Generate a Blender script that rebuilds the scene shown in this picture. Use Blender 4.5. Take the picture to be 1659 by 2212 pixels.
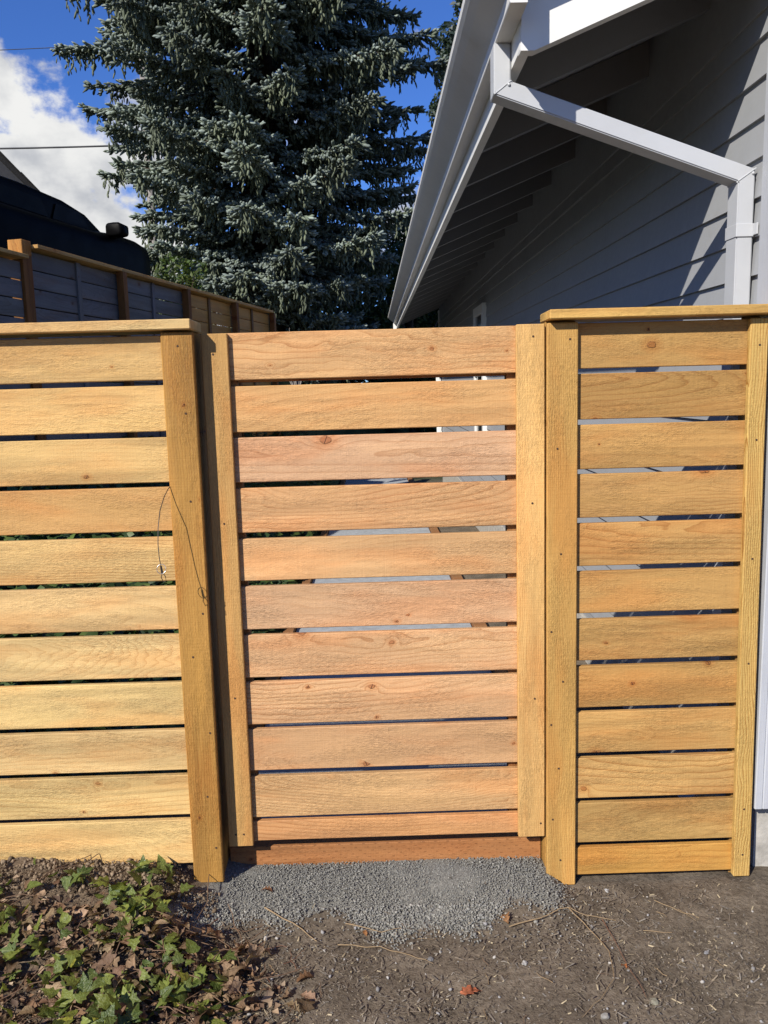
import bpy, bmesh, math, random
import numpy as np
from mathutils import Vector, Matrix, Euler, noise as mnoise

# ------------------------------------------------------------------ clear
for o in list(bpy.data.objects):
    bpy.data.objects.remove(o, do_unlink=True)
scene = bpy.context.scene
COL = scene.collection
rng = random.Random(11)
nr = np.random.default_rng(5)

# ------------------------------------------------------------------ camera
F_REL = 1767.28 / 2212.0
YAW, PITCH, ROLL = 0.0102, -0.1367, -0.0269
cam_d = bpy.data.cameras.new('camera')
cam = bpy.data.objects.new('camera', cam_d)
COL.objects.link(cam)
_f = Vector((math.sin(YAW) * math.cos(PITCH), math.cos(YAW) * math.cos(PITCH), math.sin(PITCH)))
_r = Vector((math.cos(YAW), -math.sin(YAW), 0))
_u = _r.cross(_f)
_r2 = math.cos(ROLL) * _r + math.sin(ROLL) * _u
_u2 = -math.sin(ROLL) * _r + math.cos(ROLL) * _u
mw = Matrix(((_r2.x, _u2.x, -_f.x, 0), (_r2.y, _u2.y, -_f.y, 0), (_r2.z, _u2.z, -_f.z, 0), (0, 0, 0, 1)))
cam.matrix_world = Matrix.Translation((0, -2.3839, 1.5146)) @ mw
cam_d.sensor_fit = 'VERTICAL'
cam_d.sensor_height = 24.0
cam_d.lens = 24.0 * F_REL
cam_d.clip_start = 0.05
cam_d.clip_end = 2000
scene.camera = cam

# ------------------------------------------------------------------ light
SUN_DIR = Vector((0.74, 1.0, -0.851)).normalized()      # the way the sunlight travels
SUN_EL = math.asin(-SUN_DIR.z)
SUN_AZ = math.atan2(-SUN_DIR.x, -SUN_DIR.y)             # clockwise from +Y
sun_d = bpy.data.lights.new('sun', 'SUN')
sun_d.energy = 5.0
sun_d.angle = math.radians(0.53)
sun_d.color = (1.0, 0.945, 0.86)
sun = bpy.data.objects.new('sun', sun_d)
COL.objects.link(sun)
sun.rotation_euler = SUN_DIR.to_track_quat('-Z', 'Y').to_euler()
sun.location = (-6, -8, 9)

world = bpy.data.worlds.new('World')
scene.world = world
world.use_nodes = True

vs = scene.view_settings
vs.view_transform = 'Standard'
vs.look = 'None'
vs.exposure = 0.5
vs.gamma = 1.0
vs.use_curve_mapping = False
scene.cycles.max_bounces = 6
scene.cycles.diffuse_bounces = 3
scene.cycles.transparent_max_bounces = 6


# ------------------------------------------------------------------ node helper
class G:
    def __init__(s, tree):
        s.t = tree
        s.n = tree.nodes
        s.l = tree.links

    def node(s, typ, **kw):
        n = s.n.new(typ)
        for k, v in kw.items():
            setattr(n, k, v)
        return n

    def put(s, sock, v):
        if v is None:
            return
        if isinstance(v, bpy.types.NodeSocket):
            s.l.new(v, sock)
        elif isinstance(v, (tuple, list)):
            v = tuple(v)
            if sock.type == 'RGBA' and len(v) == 3:
                v = v + (1.0,)
            sock.default_value = v
        else:
            sock.default_value = v

    def m(s, op, a, b=None, c=None, clamp=False):
        n = s.node('ShaderNodeMath', operation=op, use_clamp=clamp)
        for i, v in enumerate((a, b, c)):
            s.put(n.inputs[i], v)
        return n.outputs[0]

    def vm(s, op, a, b=None, scale=None):
        n = s.node('ShaderNodeVectorMath', operation=op)
        s.put(n.inputs[0], a)
        s.put(n.inputs[1], b)
        if scale is not None:
            s.put(n.inputs['Scale'], scale)
        return n.outputs['Value'] if op in ('LENGTH', 'DISTANCE', 'DOT_PRODUCT') else n.outputs[0]

    def sep(s, v):
        n = s.node('ShaderNodeSeparateXYZ')
        s.put(n.inputs[0], v)
        return n.outputs

    def comb(s, x, y, z):
        n = s.node('ShaderNodeCombineXYZ')
        for i, v in enumerate((x, y, z)):
            s.put(n.inputs[i], v)
        return n.outputs[0]

    def noise(s, v, scale=1.0, detail=3.0, rough=0.5, dist=0.0, col=False):
        n = s.node('ShaderNodeTexNoise')
        s.put(n.inputs['Vector'], v)
        s.put(n.inputs['Scale'], scale)
        s.put(n.inputs['Detail'], detail)
        s.put(n.inputs['Roughness'], rough)
        s.put(n.inputs['Distortion'], dist)
        return n.outputs['Color' if col else 'Fac']

    def vor(s, v, scale=1.0, feature='F1'):
        n = s.node('ShaderNodeTexVoronoi', feature=feature)
        s.put(n.inputs['Vector'], v)
        s.put(n.inputs['Scale'], scale)
        return n.outputs

    def mix(s, f, a, b, blend='MIX'):
        n = s.node('ShaderNodeMix', data_type='RGBA', blend_type=blend)
        s.put(n.inputs[0], f)
        s.put(n.inputs[6], a)
        s.put(n.inputs[7], b)
        return n.outputs[2]

    def ss(s, v, lo, hi, a=0.0, b=1.0):
        n = s.node('ShaderNodeMapRange', interpolation_type='SMOOTHSTEP')
        s.put(n.inputs[0], v)
        n.inputs[1].default_value = lo
        n.inputs[2].default_value = hi
        n.inputs[3].default_value = a
        n.inputs[4].default_value = b
        return n.outputs[0]

    def lin(s, v, lo, hi, a=0.0, b=1.0):
        n = s.node('ShaderNodeMapRange')
        s.put(n.inputs[0], v)
        n.inputs[1].default_value = lo
        n.inputs[2].default_value = hi
        n.inputs[3].default_value = a
        n.inputs[4].default_value = b
        return n.outputs[0]

    def bump(s, h, strength=0.5, dist=0.001, normal=None):
        n = s.node('ShaderNodeBump')
        s.put(n.inputs['Height'], h)
        n.inputs['Strength'].default_value = strength
        n.inputs['Distance'].default_value = dist
        if normal is not None:
            s.put(n.inputs['Normal'], normal)
        return n.outputs[0]


def new_mat(name):
    m = bpy.data.materials.new(name)
    m.use_nodes = True
    g = G(m.node_tree)
    b = m.node_tree.nodes['Principled BSDF']
    return m, g, b


# ------------------------------------------------------------------ sky
def build_world():
    nt = world.node_tree
    g = G(nt)
    bg = nt.nodes['Background']
    sky = g.node('ShaderNodeTexSky', sky_type='NISHITA', sun_disc=False)
    sky.sun_elevation = SUN_EL
    sky.sun_rotation = SUN_AZ
    sky.altitude = 100.0
    sky.air_density = 1.0
    sky.dust_density = 0.2
    sky.ozone_density = 4.0
    d = g.node('ShaderNodeTexCoord').outputs['Generated']
    x, y, z = g.sep(d)
    p = g.comb(g.m('ADD', g.m('MULTIPLY', x, 4.0), CLOUD_OFF[0]), g.m('ADD', g.m('MULTIPLY', y, 4.0), CLOUD_OFF[1]),
               g.m('ADD', g.m('MULTIPLY', z, 5.5), CLOUD_OFF[2]))
    n1 = g.noise(p, 1.0, 10.0, 0.58, 0.0)
    # fair-weather cloud: more of it towards the horizon, all the way round
    thr = g.m('ADD', n1, g.lin(z, 0.05, 0.75, 0.036, -0.14))
    mask = g.m('MULTIPLY', g.ss(thr, 0.515, 0.572), g.ss(z, -0.01, 0.03))
    # cloud shading painted in: thick parts and undersides greyer
    n2 = g.noise(g.vm('ADD', p, (0.1, 0.1, 0.28)), 1.6, 7.0, 0.55)
    shade = g.ss(n2, 0.36, 0.60)
    cc = g.mix(shade, (5.6, 5.9, 6.6, 1), (11.6, 11.6, 11.4, 1))
    col = g.mix(mask, g.vm('MULTIPLY', sky.outputs[0], SKY_TINT), cc)
    nt.links.new(col, bg.inputs[0])
    bg.inputs[1].default_value = 0.054


CLOUD_OFF = (19.03, 18.8, 0.04)
SKY_TINT = (0.74, 1.14, 1.98)
build_world()


# ------------------------------------------------------------------ mesh helpers
def tagp(o, label=None, cat=None, group=None, kind=None):
    if label: o['label'] = label
    if cat: o['category'] = cat
    if group: o['group'] = group
    if kind: o['kind'] = kind
    return o


def link(o, parent=None):
    COL.objects.link(o)
    if parent is not None:
        o.parent = parent
    return o


def empty(name, loc=(0, 0, 0), rot=(0, 0, 0)):
    o = bpy.data.objects.new(name, None)
    o.empty_display_size = 0.1
    o.location = loc
    o.rotation_euler = rot
    return link(o)


def obj(name, me, parent=None, loc=(0, 0, 0), rot=(0, 0, 0), color=None):
    o = bpy.data.objects.new(name, me)
    o.location = loc
    o.rotation_euler = rot
    if color:
        o.color = color
    return link(o, parent)


_box = {}


def box_mesh(sx, sy, sz, mat, bev=0.0015, key=''):
    k = (round(sx, 4), round(sy, 4), round(sz, 4), mat.name, bev, key)
    if k in _box:
        return _box[k]
    bm = bmesh.new()
    bmesh.ops.create_cube(bm, size=1.0)
    bmesh.ops.scale(bm, vec=(sx, sy, sz), verts=bm.verts)
    if bev:
        bmesh.ops.bevel(bm, geom=list(bm.edges), offset=bev, segments=1, affect='EDGES')
    me = bpy.data.meshes.new('box')
    bm.to_mesh(me)
    bm.free()
    me.materials.append(mat)
    _box[k] = me
    return me


def box(name, x0, x1, y0, y1, z0, z1, mat, parent=None, bev=0.0015, color=None):
    me = box_mesh(x1 - x0, y1 - y0, z1 - z0, mat, bev)
    return obj(name, me, parent, ((x0 + x1) / 2, (y0 + y1) / 2, (z0 + z1) / 2), color=color)


def vboard(name, x0, x1, y0, y1, z0, z1, mat, parent=None, bev=0.002, color=None, lean=0.0):
    """upright board: its grain axis (local X) stands along Z"""
    me = box_mesh(z1 - z0, y1 - y0, x1 - x0, mat, bev, 'v')
    return obj(name, me, parent, ((x0 + x1) / 2, (y0 + y1) / 2, (z0 + z1) / 2), (0, -math.pi / 2 + lean, 0), color)


def poly_extrude(name, pts, axis, a0, a1, mat, parent=None, smooth=False):
    """closed polygon pts (2D) extruded along axis 'x' or 'y'"""
    bm = bmesh.new()
    def P(p, a):
        return (a, p[0], p[1]) if axis == 'x' else (p[0], a, p[1])
    A = [bm.verts.new(P(p, a0)) for p in pts]
    B = [bm.verts.new(P(p, a1)) for p in pts]
    n = len(pts)
    for i in range(n):
        bm.faces.new((A[i], A[(i + 1) % n], B[(i + 1) % n], B[i]))
    bm.faces.new(A)
    bm.faces.new(list(reversed(B)))
    bmesh.ops.recalc_face_normals(bm, faces=bm.faces)
    me = bpy.data.meshes.new(name)
    bm.to_mesh(me)
    bm.free()
    me.materials.append(mat)
    if smooth:
        for p in me.polygons:
            p.use_smooth = True
    return obj(name, me, parent)


def mesh_np(name, V, F, mat, parent=None, colors=None, smooth=False, loc=(0, 0, 0), rot=(0, 0, 0), link_it=True):
    V = np.asarray(V, dtype=np.float32)
    F = np.asarray(F, dtype=np.int32)
    me = bpy.data.meshes.new(name)
    nv, nf, k = len(V), len(F), F.shape[1]
    me.vertices.add(nv)
    me.vertices.foreach_set('co', V.ravel())
    me.loops.add(nf * k)
    me.loops.foreach_set('vertex_index', F.ravel())
    me.polygons.add(nf)
    me.polygons.foreach_set('loop_start', np.arange(0, nf * k, k, dtype=np.int32))
    me.polygons.foreach_set('loop_total', np.full(nf, k, dtype=np.int32))
    if smooth:
        me.polygons.foreach_set('use_smooth', np.ones(nf, dtype=bool))
    me.update(calc_edges=True)
    if colors is not None:
        ca = me.color_attributes.new('Col', 'FLOAT_COLOR', 'POINT')
        c4 = np.ones((nv, 4), dtype=np.float32)
        c4[:, :3] = colors
        ca.data.foreach_set('color', c4.ravel())
    me.materials.append(mat)
    if not link_it:
        return me
    return obj(name, me, parent, loc, rot)


def tube(name, pts, rad, mat, parent=None, sides=6, link_it=True):
    """swept tube through pts, rad a number or list"""
    pts = [Vector(p) for p in pts]
    n = len(pts)
    R = rad if isinstance(rad, (list, tuple)) else [rad] * n
    V, Fq = [], []
    up = Vector((0.13, 0.31, 0.94)).normalized()
    for i, p in enumerate(pts):
        t = (pts[min(i + 1, n - 1)] - pts[max(i - 1, 0)]).normalized()
        a = t.cross(up)
        if a.length < 1e-3:
            a = t.cross(Vector((1, 0, 0)))
        a.normalize()
        b = t.cross(a)
        for k in range(sides):
            an = 2 * math.pi * k / sides
            V.append(p + (a * math.cos(an) + b * math.sin(an)) * R[i])
    for i in range(n - 1):
        for k in range(sides):
            k2 = (k + 1) % sides
            Fq.append((i * sides + k, i * sides + k2, (i + 1) * sides + k2, (i + 1) * sides + k))
    return mesh_np(name, [tuple(v) for v in V], Fq, mat, parent, smooth=True, link_it=link_it)


# ------------------------------------------------------------------ materials
def wood_material(name, rough_bump=0.6, ring_amt=0.30, knot_thr=0.45, incised=False, straight=False, patch=1.0):
    m, g, b = new_mat(name)
    tc = g.node('ShaderNodeTexCoord').outputs['Object']
    oi = g.node('ShaderNodeObjectInfo')
    r = oi.outputs['Random']
    tint = oi.outputs['Color']
    x, y, z = g.sep(tc)
    r2 = g.m('FRACT', g.m('MULTIPLY', r, 37.7))
    r3 = g.m('FRACT', g.m('MULTIPLY', r, 91.3))
    r4 = g.m('FRACT', g.m('MULTIPLY', r, 151.9))
    ox = g.m('MULTIPLY', r, 41.0)
    px = g.m('ADD', x, ox)
    py = g.m('ADD', y, g.m('MULTIPLY', r2, 19.0))
    pz = g.m('ADD', z, g.m('MULTIPLY', r3, 23.0))

    def P(a, bb, c):
        return g.comb(g.m('MULTIPLY', px, a), g.m('MULTIPLY', py, bb), g.m('MULTIPLY', pz, c))
    # knots: sparse cells, elongated rings bending the grain round them
    kx, kz = 4.2, 8.0
    vo = g.vor(g.comb(g.m('MULTIPLY', px, kx), 0.0, g.m('MULTIPLY', pz, kz)), 1.0)
    vp = g.sep(vo['Position'])
    dx = g.m('DIVIDE', g.m('SUBTRACT', g.m('MULTIPLY', px, kx), vp[0]), kx)
    dz = g.m('DIVIDE', g.m('SUBTRACT', g.m('MULTIPLY', pz, kz), vp[2]), kz)
    vc = g.sep(vo['Color'])
    sel = g.m('GREATER_THAN', vc[0], g.m('ADD', knot_thr, g.m('MULTIPLY', r4, 0.34)))
    rk = g.m('ADD', 0.0022, g.m('MULTIPLY', g.m('MULTIPLY', vc[1], vc[1]), 0.0125))
    knoise = g.m('MULTIPLY', g.m('SUBTRACT', g.noise(P(90, 90, 90), 1.0, 3), 0.5), 0.009)
    kd = g.m('ADD', g.m('SQRT', g.m('ADD', g.m('MULTIPLY', g.m('MULTIPLY', dx, dx), 0.55), g.m('MULTIPLY', dz, dz))), knoise)
    kn = g.m('DIVIDE', kd, rk)
    infl = g.m('MULTIPLY', sel, g.m('POWER', 2.718, g.m('MULTIPLY', -0.10, g.m('MULTIPLY', kn, kn))))
    # growth rings of a log with its pith off the board
    n1 = g.m('SUBTRACT', g.noise(P(2.4, 9, 9), 1.0, 3, 0.55), 0.5)
    n2 = g.m('SUBTRACT', g.noise(P(14, 50, 50), 1.0, 2, 0.5), 0.5)
    zc = g.m('MULTIPLY', g.m('SUBTRACT', r2, 0.5), 0.22)
    y0 = g.m('MULTIPLY', g.m('SUBTRACT', r3, 0.4), 0.13)
    tilt = g.m('MULTIPLY', g.m('SUBTRACT', r4, 0.5), 0.42)
    if straight:
        zc = g.m('ADD', 0.16, g.m('MULTIPLY', r2, 0.1))
        y0 = g.m('MULTIPLY', r3, 0.05)
        tilt = g.m('MULTIPLY', g.m('SUBTRACT', r4, 0.5), 0.06)
    aa = g.m('ADD', g.m('SUBTRACT', z, zc), g.m('MULTIPLY', n1, 0.060))
    bb = g.m('ADD', g.m('ADD', y, y0), g.m('ADD', g.m('MULTIPLY', x, tilt), g.m('MULTIPLY', n1, 0.085)))
    dist = g.m('SQRT', g.m('ADD', g.m('MULTIPLY', aa, aa), g.m('MULTIPLY', bb, bb)))
    dist = g.m('ADD', dist, g.m('ADD', g.m('MULTIPLY', infl, 0.030), g.m('MULTIPLY', n2, 0.0055)))
    freq = g.m('ADD', 130.0, g.m('MULTIPLY', r, 40.0)) if straight else g.m('ADD', 48.0, g.m('MULTIPLY', g.m('MULTIPLY', r, r), 110.0))
    ring = g.m('FRACT', g.m('MULTIPLY', dist, freq))
    late = g.m('MULTIPLY', g.m('POWER', ring, 4.5), g.ss(ring, 1.0, 0.94))
    # local fading of the ring contrast
    ringvis = g.m('MULTIPLY', g.ss(g.noise(P(1.6, 6, 6), 1.0, 2), 0.30, 0.62, 0.2, 1.0), g.lin(g.m('MULTIPLY', r2, r2), 0, 1, 0.45, 1.4))
    late = g.m('MULTIPLY', late, ringvis)
    streak = g.noise(P(5, 130, 130), 1.0, 4, 0.6)
    broad = g.noise(P(1.1, 14, 14), 1.0, 3, 0.55)
    blot = g.noise(P(1.5, 13, 15), 1.0, 4, 0.55)
    fib = g.noise(P(70, 330, 330), 1.0, 3, 0.65)
    fib2 = g.noise(P(170, 500, 420), 1.0, 2, 0.7)
    saw = g.noise(P(230, 4, 9), 1.0, 2, 0.6)
    fuzz = g.noise(P(4, 10, 12), 1.0, 3, 0.6)
    mid = g.noise(P(26, 150, 150), 1.0, 3, 0.6)
    sap = g.noise(P(0.8, 9, 10), 1.0, 4, 0.6, 0.5)
    fleck = g.noise(P(110, 380, 300), 1.0, 2, 0.7)
    fz = g.ss(fuzz, 0.35, 0.68, 0.25, 1.25)
    # colour
    f = g.m('ADD', 0.82, g.m('MULTIPLY', broad, 0.30))
    f = g.m('ADD', f, g.m('MULTIPLY', g.m('SUBTRACT', streak, 0.5), 0.24))
    f = g.m('ADD', f, g.m('MULTIPLY', g.m('MULTIPLY', g.m('SUBTRACT', fib, 0.5), 1.0), fz))
    f = g.m('ADD', f, g.m('MULTIPLY', g.m('SUBTRACT', mid, 0.5), 0.10))
    f = g.m('SUBTRACT', f, g.m('MULTIPLY', g.ss(fleck, 0.60, 0.72), 0.16))
    f = g.m('ADD', f, g.m('MULTIPLY', g.m('SUBTRACT', g.ss(sap, 0.47, 0.58), 0.35), 0.17 * patch))
    f = g.m('ADD', f, g.m('MULTIPLY', g.m('SUBTRACT', blot, 0.5), 0.42 * patch))
    f = g.m('ADD', f, g.m('MULTIPLY', g.m('SUBTRACT', saw, 0.5), 0.08))
    f = g.m('ADD', f, g.m('MULTIPLY', g.m('SUBTRACT', r4, 0.5), 0.14))
    base = g.vm('MULTIPLY', g.vm('MULTIPLY', tint, (0.985, 0.962, 0.865)), g.comb(f, f, f))
    # redder/yellower drift
    hue = g.noise(P(2.2, 9, 10), 1.0, 3, 0.55)
    base = g.mix(g.ss(hue, 0.46, 0.68, 0.0, 0.7), base, g.vm('MULTIPLY', base, (1.03, 0.84, 0.72)))
    base = g.mix(g.ss(hue, 0.50, 0.30, 0.0, 0.5), base, g.vm('MULTIPLY', base, (1.05, 1.06, 1.0)))
    base = g.mix(g.m('MULTIPLY', late, ring_amt * 2.9, clamp=True), base, g.vm('MULTIPLY', base, (0.60, 0.43, 0.30)))
    halo = g.m('MULTIPLY', sel, g.ss(kn, 3.6, 0.9))
    base = g.mix(g.m('MULTIPLY', halo, 0.45), base, g.vm('MULTIPLY', base, (0.86, 0.55, 0.33)))
    core = g.m('MULTIPLY', sel, g.ss(kn, 1.12, 0.85))
    base = g.mix(g.m('MULTIPLY', core, 0.52), base, g.vm('MULTIPLY', base, (0.52, 0.28, 0.17)))
    kring = g.m('MULTIPLY', sel, g.m('MULTIPLY', g.ss(kn, 0.78, 1.0), g.ss(kn, 1.25, 1.02)))
    base = g.mix(g.m('MULTIPLY', kring, 0.50), base, (0.085, 0.035, 0.015, 1))
    check = g.m('MULTIPLY', g.m('MULTIPLY', core, g.m('GREATER_THAN', vc[2], 0.5)), g.ss(g.m('ABSOLUTE', g.m('ADD', dx, g.m('MULTIPLY', dz, 0.4))), 0.0016, 0.0006))
    base = g.mix(check, base, (0.04, 0.018, 0.01, 1))
    if incised:
        q = g.m('FRACT', g.m('MULTIPLY', x, 26.0))
        row = g.m('FLOOR', g.m('MULTIPLY', z, 90.0))
        q2 = g.m('FRACT', g.m('ADD', g.m('MULTIPLY', x, 26.0), g.m('MULTIPLY', row, 0.37)))
        w = g.m('FRACT', g.m('MULTIPLY', z, 90.0))
        inc = g.m('MULTIPLY', g.m('LESS_THAN', q2, 0.22), g.m('LESS_THAN', g.m('ABSOLUTE', g.m('SUBTRACT', w, 0.5)), 0.10))
        base = g.mix(g.m('MULTIPLY', inc, 0.6), base, g.vm('MULTIPLY', base, (0.35, 0.3, 0.3)))
    g.put(b.inputs['Base Color'], base)
    g.put(b.inputs['Roughness'], g.lin(fib, 0.3, 0.7, 0.52, 0.78))
    b.inputs['Specular IOR Level'].default_value = 0.2
    h = g.m('MULTIPLY', late, -0.15)
    h = g.m('ADD', h, g.m('MULTIPLY', g.m('MULTIPLY', fib, fz), 1.15 * rough_bump / 0.6))
    h = g.m('ADD', h, g.m('MULTIPLY', g.m('MULTIPLY', fib2, fz), 0.75 * rough_bump / 0.6))
    h = g.m('ADD', h, g.m('MULTIPLY', saw, 0.30))
    h = g.m('ADD', h, g.m('MULTIPLY', core, 0.5))
    h = g.m('ADD', h, g.m('MULTIPLY', g.m('MULTIPLY', mid, fz), 0.20))
    g.put(b.inputs['Normal'], g.bump(h, 0.9, 0.0021))
    return m


def paint(name, col, rough=0.45, grain=0.0, dirt=0.25, dirtcol=(0.55, 0.5, 0.42), bumpd=0.0006, axis='y'):
    m, g, b = new_mat(name)
    p = g.node('ShaderNodeTexCoord').outputs['Object']
    oi = g.node('ShaderNodeObjectInfo').outputs['Random']
    n = g.noise(p, 3.0, 5, 0.6)
    n2 = g.noise(p, 40.0, 3, 0.6)
    v = g.m('ADD', g.lin(n, 0.3, 0.7, 0.94, 1.05), g.m('MULTIPLY', g.m('SUBTRACT', oi, 0.5), 0.05))
    c = g.vm('MULTIPLY', col + (1,) if False else col, g.comb(v, v, v))
    c = g.mix(g.m('MULTIPLY', g.ss(g.noise(p, 7.0, 6, 0.65), 0.55, 0.75), dirt), c, g.vm('MULTIPLY', c, dirtcol))
    g.put(b.inputs['Base Color'], c)
    g.put(b.inputs['Roughness'], g.lin(n2, 0.3, 0.7, rough - 0.06, rough + 0.12))
    b.inputs['Specular IOR Level'].default_value = 0.4
    if grain:
        sc = {'y': (60, 5, 130), 'x': (5, 60, 130), 'z': (130, 130, 6)}[axis]
        gr = g.noise(g.vm('MULTIPLY', p, sc), 1.0, 4, 0.65)
        g.put(b.inputs['Normal'], g.bump(g.m('ADD', gr, g.m('MULTIPLY', n2, 0.4)), grain, bumpd))
    else:
        g.put(b.inputs['Normal'], g.bump(n2, 0.08, 0.0005))
    return m


def vcol_mat(name, rough=0.8, bscale=200.0, bstr=0.4, bdist=0.001, spec=0.3, transl=0.0, var=0.25, sheen=0.0):
    m, g, b = new_mat(name)
    a = g.node('ShaderNodeAttribute', attribute_name='Col')
    p = g.node('ShaderNodeTexCoord').outputs['Object']
    n = g.noise(p, bscale, 3, 0.6)
    v = g.lin(n, 0.25, 0.75, 1 - var, 1 + var)
    c = g.vm('MULTIPLY', a.outputs['Color'], g.comb(v, v, v))
    g.put(b.inputs['Base Color'], c)
    b.inputs['Roughness'].default_value = rough
    b.inputs['Specular IOR Level'].default_value = spec
    g.put(b.inputs['Normal'], g.bump(n, bstr, bdist))
    if transl:
        tr = g.node('ShaderNodeBsdfTranslucent')
        g.put(tr.inputs['Color'], g.vm('MULTIPLY', c, (1.25, 1.35, 0.6)))
        mx = g.node('ShaderNodeMixShader')
        mx.inputs[0].default_value = transl
        g.l.new(b.outputs[0], mx.inputs[1])
        g.l.new(tr.outputs[0], mx.inputs[2])
        out = m.node_tree.nodes['Material Output']
        g.l.new(mx.outputs[0], out.inputs[0])
    return m


M_CEDAR = wood_material('cedar_rough_sawn', patch=1.35)
M_CLEAR = wood_material('cedar_clear_grade', 0.6, 0.30, 0.60)
M_VGRAIN = wood_material('cedar_straight_grain', 0.6, 0.62, 0.60, False, True)
M_TREATED = wood_material('treated_lumber', 0.35, 0.22, 0.5, True)
M_FENCE2 = wood_material('weathered_fence_boards', 0.3, 0.2, 0.6)
M_SIDING = paint('grey_siding_paint', (0.285, 0.292, 0.30), 0.5, 0.35, 0.12, bumpd=0.0008, axis='y')
M_SIDINGX = paint('grey_siding_paint_front', (0.285, 0.292, 0.30), 0.5, 0.35, 0.12, bumpd=0.0008, axis='x')
M_CORNER = paint('pale_blue_grey_trim_paint', (0.40, 0.412, 0.435), 0.5, 0.8, 0.08, bumpd=0.0016, axis='z')
M_WHITE = paint('white_trim_paint', (0.66, 0.655, 0.62), 0.45, 0.15, 0.18, axis='y')
M_GUTTER = paint('white_gutter_enamel', (0.64, 0.63, 0.59), 0.4, 0.0, 0.25, (0.72, 0.66, 0.52))
M_SPOUT = paint('grey_downspout_paint', (0.42, 0.43, 0.44), 0.38, 0.0, 0.10)
M_RAFTER = paint('grey_rafter_paint', (0.20, 0.205, 0.21), 0.55, 0.2, 0.2)


def simple(name, col, rough=0.6, metal=0.0, spec=0.5, nscale=30.0, var=0.15, bstr=0.1, bdist=0.001):
    m, g, b = new_mat(name)
    p = g.node('ShaderNodeTexCoord').outputs['Object']
    n = g.noise(p, nscale, 4, 0.6)
    v = g.lin(n, 0.25, 0.75, 1 - var, 1 + var)
    g.put(b.inputs['Base Color'], g.vm('MULTIPLY', col, g.comb(v, v, v)))
    g.put(b.inputs['Roughness'], g.lin(n, 0.3, 0.7, max(0.02, rough - 0.05), rough + 0.08))
    b.inputs['Metallic'].default_value = metal
    b.inputs['Specular IOR Level'].default_value = spec
    if bstr:
        g.put(b.inputs['Normal'], g.bump(n, bstr, bdist))
    return m


M_SCREW = simple('screw_steel', (0.30, 0.27, 0.22), 0.35, 0.9, bstr=0)
M_HOLE = simple('screw_hole_shadowed_wood', (0.05, 0.025, 0.012), 0.9)
M_CONC = simple('foundation_concrete', (0.36, 0.34, 0.30), 0.85, 0, 0.2, 25, 0.3, 0.6, 0.004)
M_SLAB = simple('path_concrete', (0.30, 0.315, 0.325), 0.85, 0, 0.2, 18, 0.2, 0.4, 0.003)
M_CABLE = simple('dark_steel_cable', (0.06, 0.055, 0.05), 0.45, 0.7, bstr=0)
M_RING = simple('bright_steel_ring', (0.55, 0.53, 0.50), 0.25, 1.0, bstr=0)
M_CARPAINT = simple('black_car_paint', (0.0026, 0.0026, 0.0027), 0.42, 0.0, 0.04, 5, 0.1, 0)
M_GLASS = simple('tinted_glass', (0.0028, 0.0028, 0.003), 0.38, 0, 0.05, 5, 0.1, 0)
M_RUBBER = simple('tyre_rubber', (0.02, 0.02, 0.02), 0.8)
M_RIM = simple('alloy_rim', (0.5, 0.5, 0.5), 0.3, 1.0)
M_ROOFDK = simple('dark_shingle', (0.03, 0.028, 0.026), 0.9, 0, 0.2, 40, 0.4, 0.5, 0.006)
M_BROWN = simple('dark_brown_cladding', (0.014, 0.011, 0.009), 0.7)
M_FASCIAG = simple('dark_grey_fascia', (0.05, 0.047, 0.044), 0.6)
M_PANE = simple('window_pane', (0.03, 0.035, 0.04), 0.05, 0, 0.7, 3, 0.2, 0)
M_BARK = simple('tree_bark', (0.075, 0.055, 0.042), 0.9, 0, 0.1, 22, 0.5, 0.9, 0.02)
M_POLE = simple('utility_pole_wood', (0.24, 0.215, 0.19), 0.8)
M_WIRE = simple('black_wire', (0.015, 0.015, 0.018), 0.6, bstr=0)
M_NEEDLE = vcol_mat('spruce_needles', 0.7, 160.0, 0.6, 0.004, 0.25, 0.0, 0.35)
M_LEAF = vcol_mat('broad_leaves', 0.5, 30.0, 0.1, 0.001, 0.4, 0.30, 0.2)
M_STONE = vcol_mat('gravel_stone', 0.85, 300.0, 0.3, 0.0008, 0.2, 0.0, 0.15)
M_CHIP = vcol_mat('bark_chip', 0.85, 300.0, 0.3, 0.0008, 0.2, 0.0, 0.25)


# ------------------------------------------------------------------ terrain
P1 = np.array((-2.744, 4.4))
TH = math.radians(13.5)
BD = np.array((math.sin(TH), math.cos(TH)))
BN = np.array((-math.cos(TH), math.sin(TH)))


def sst(a, b, x):
    t = np.clip((x - a) / (b - a), 0, 1)
    return t * t * (3 - 2 * t)


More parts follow.
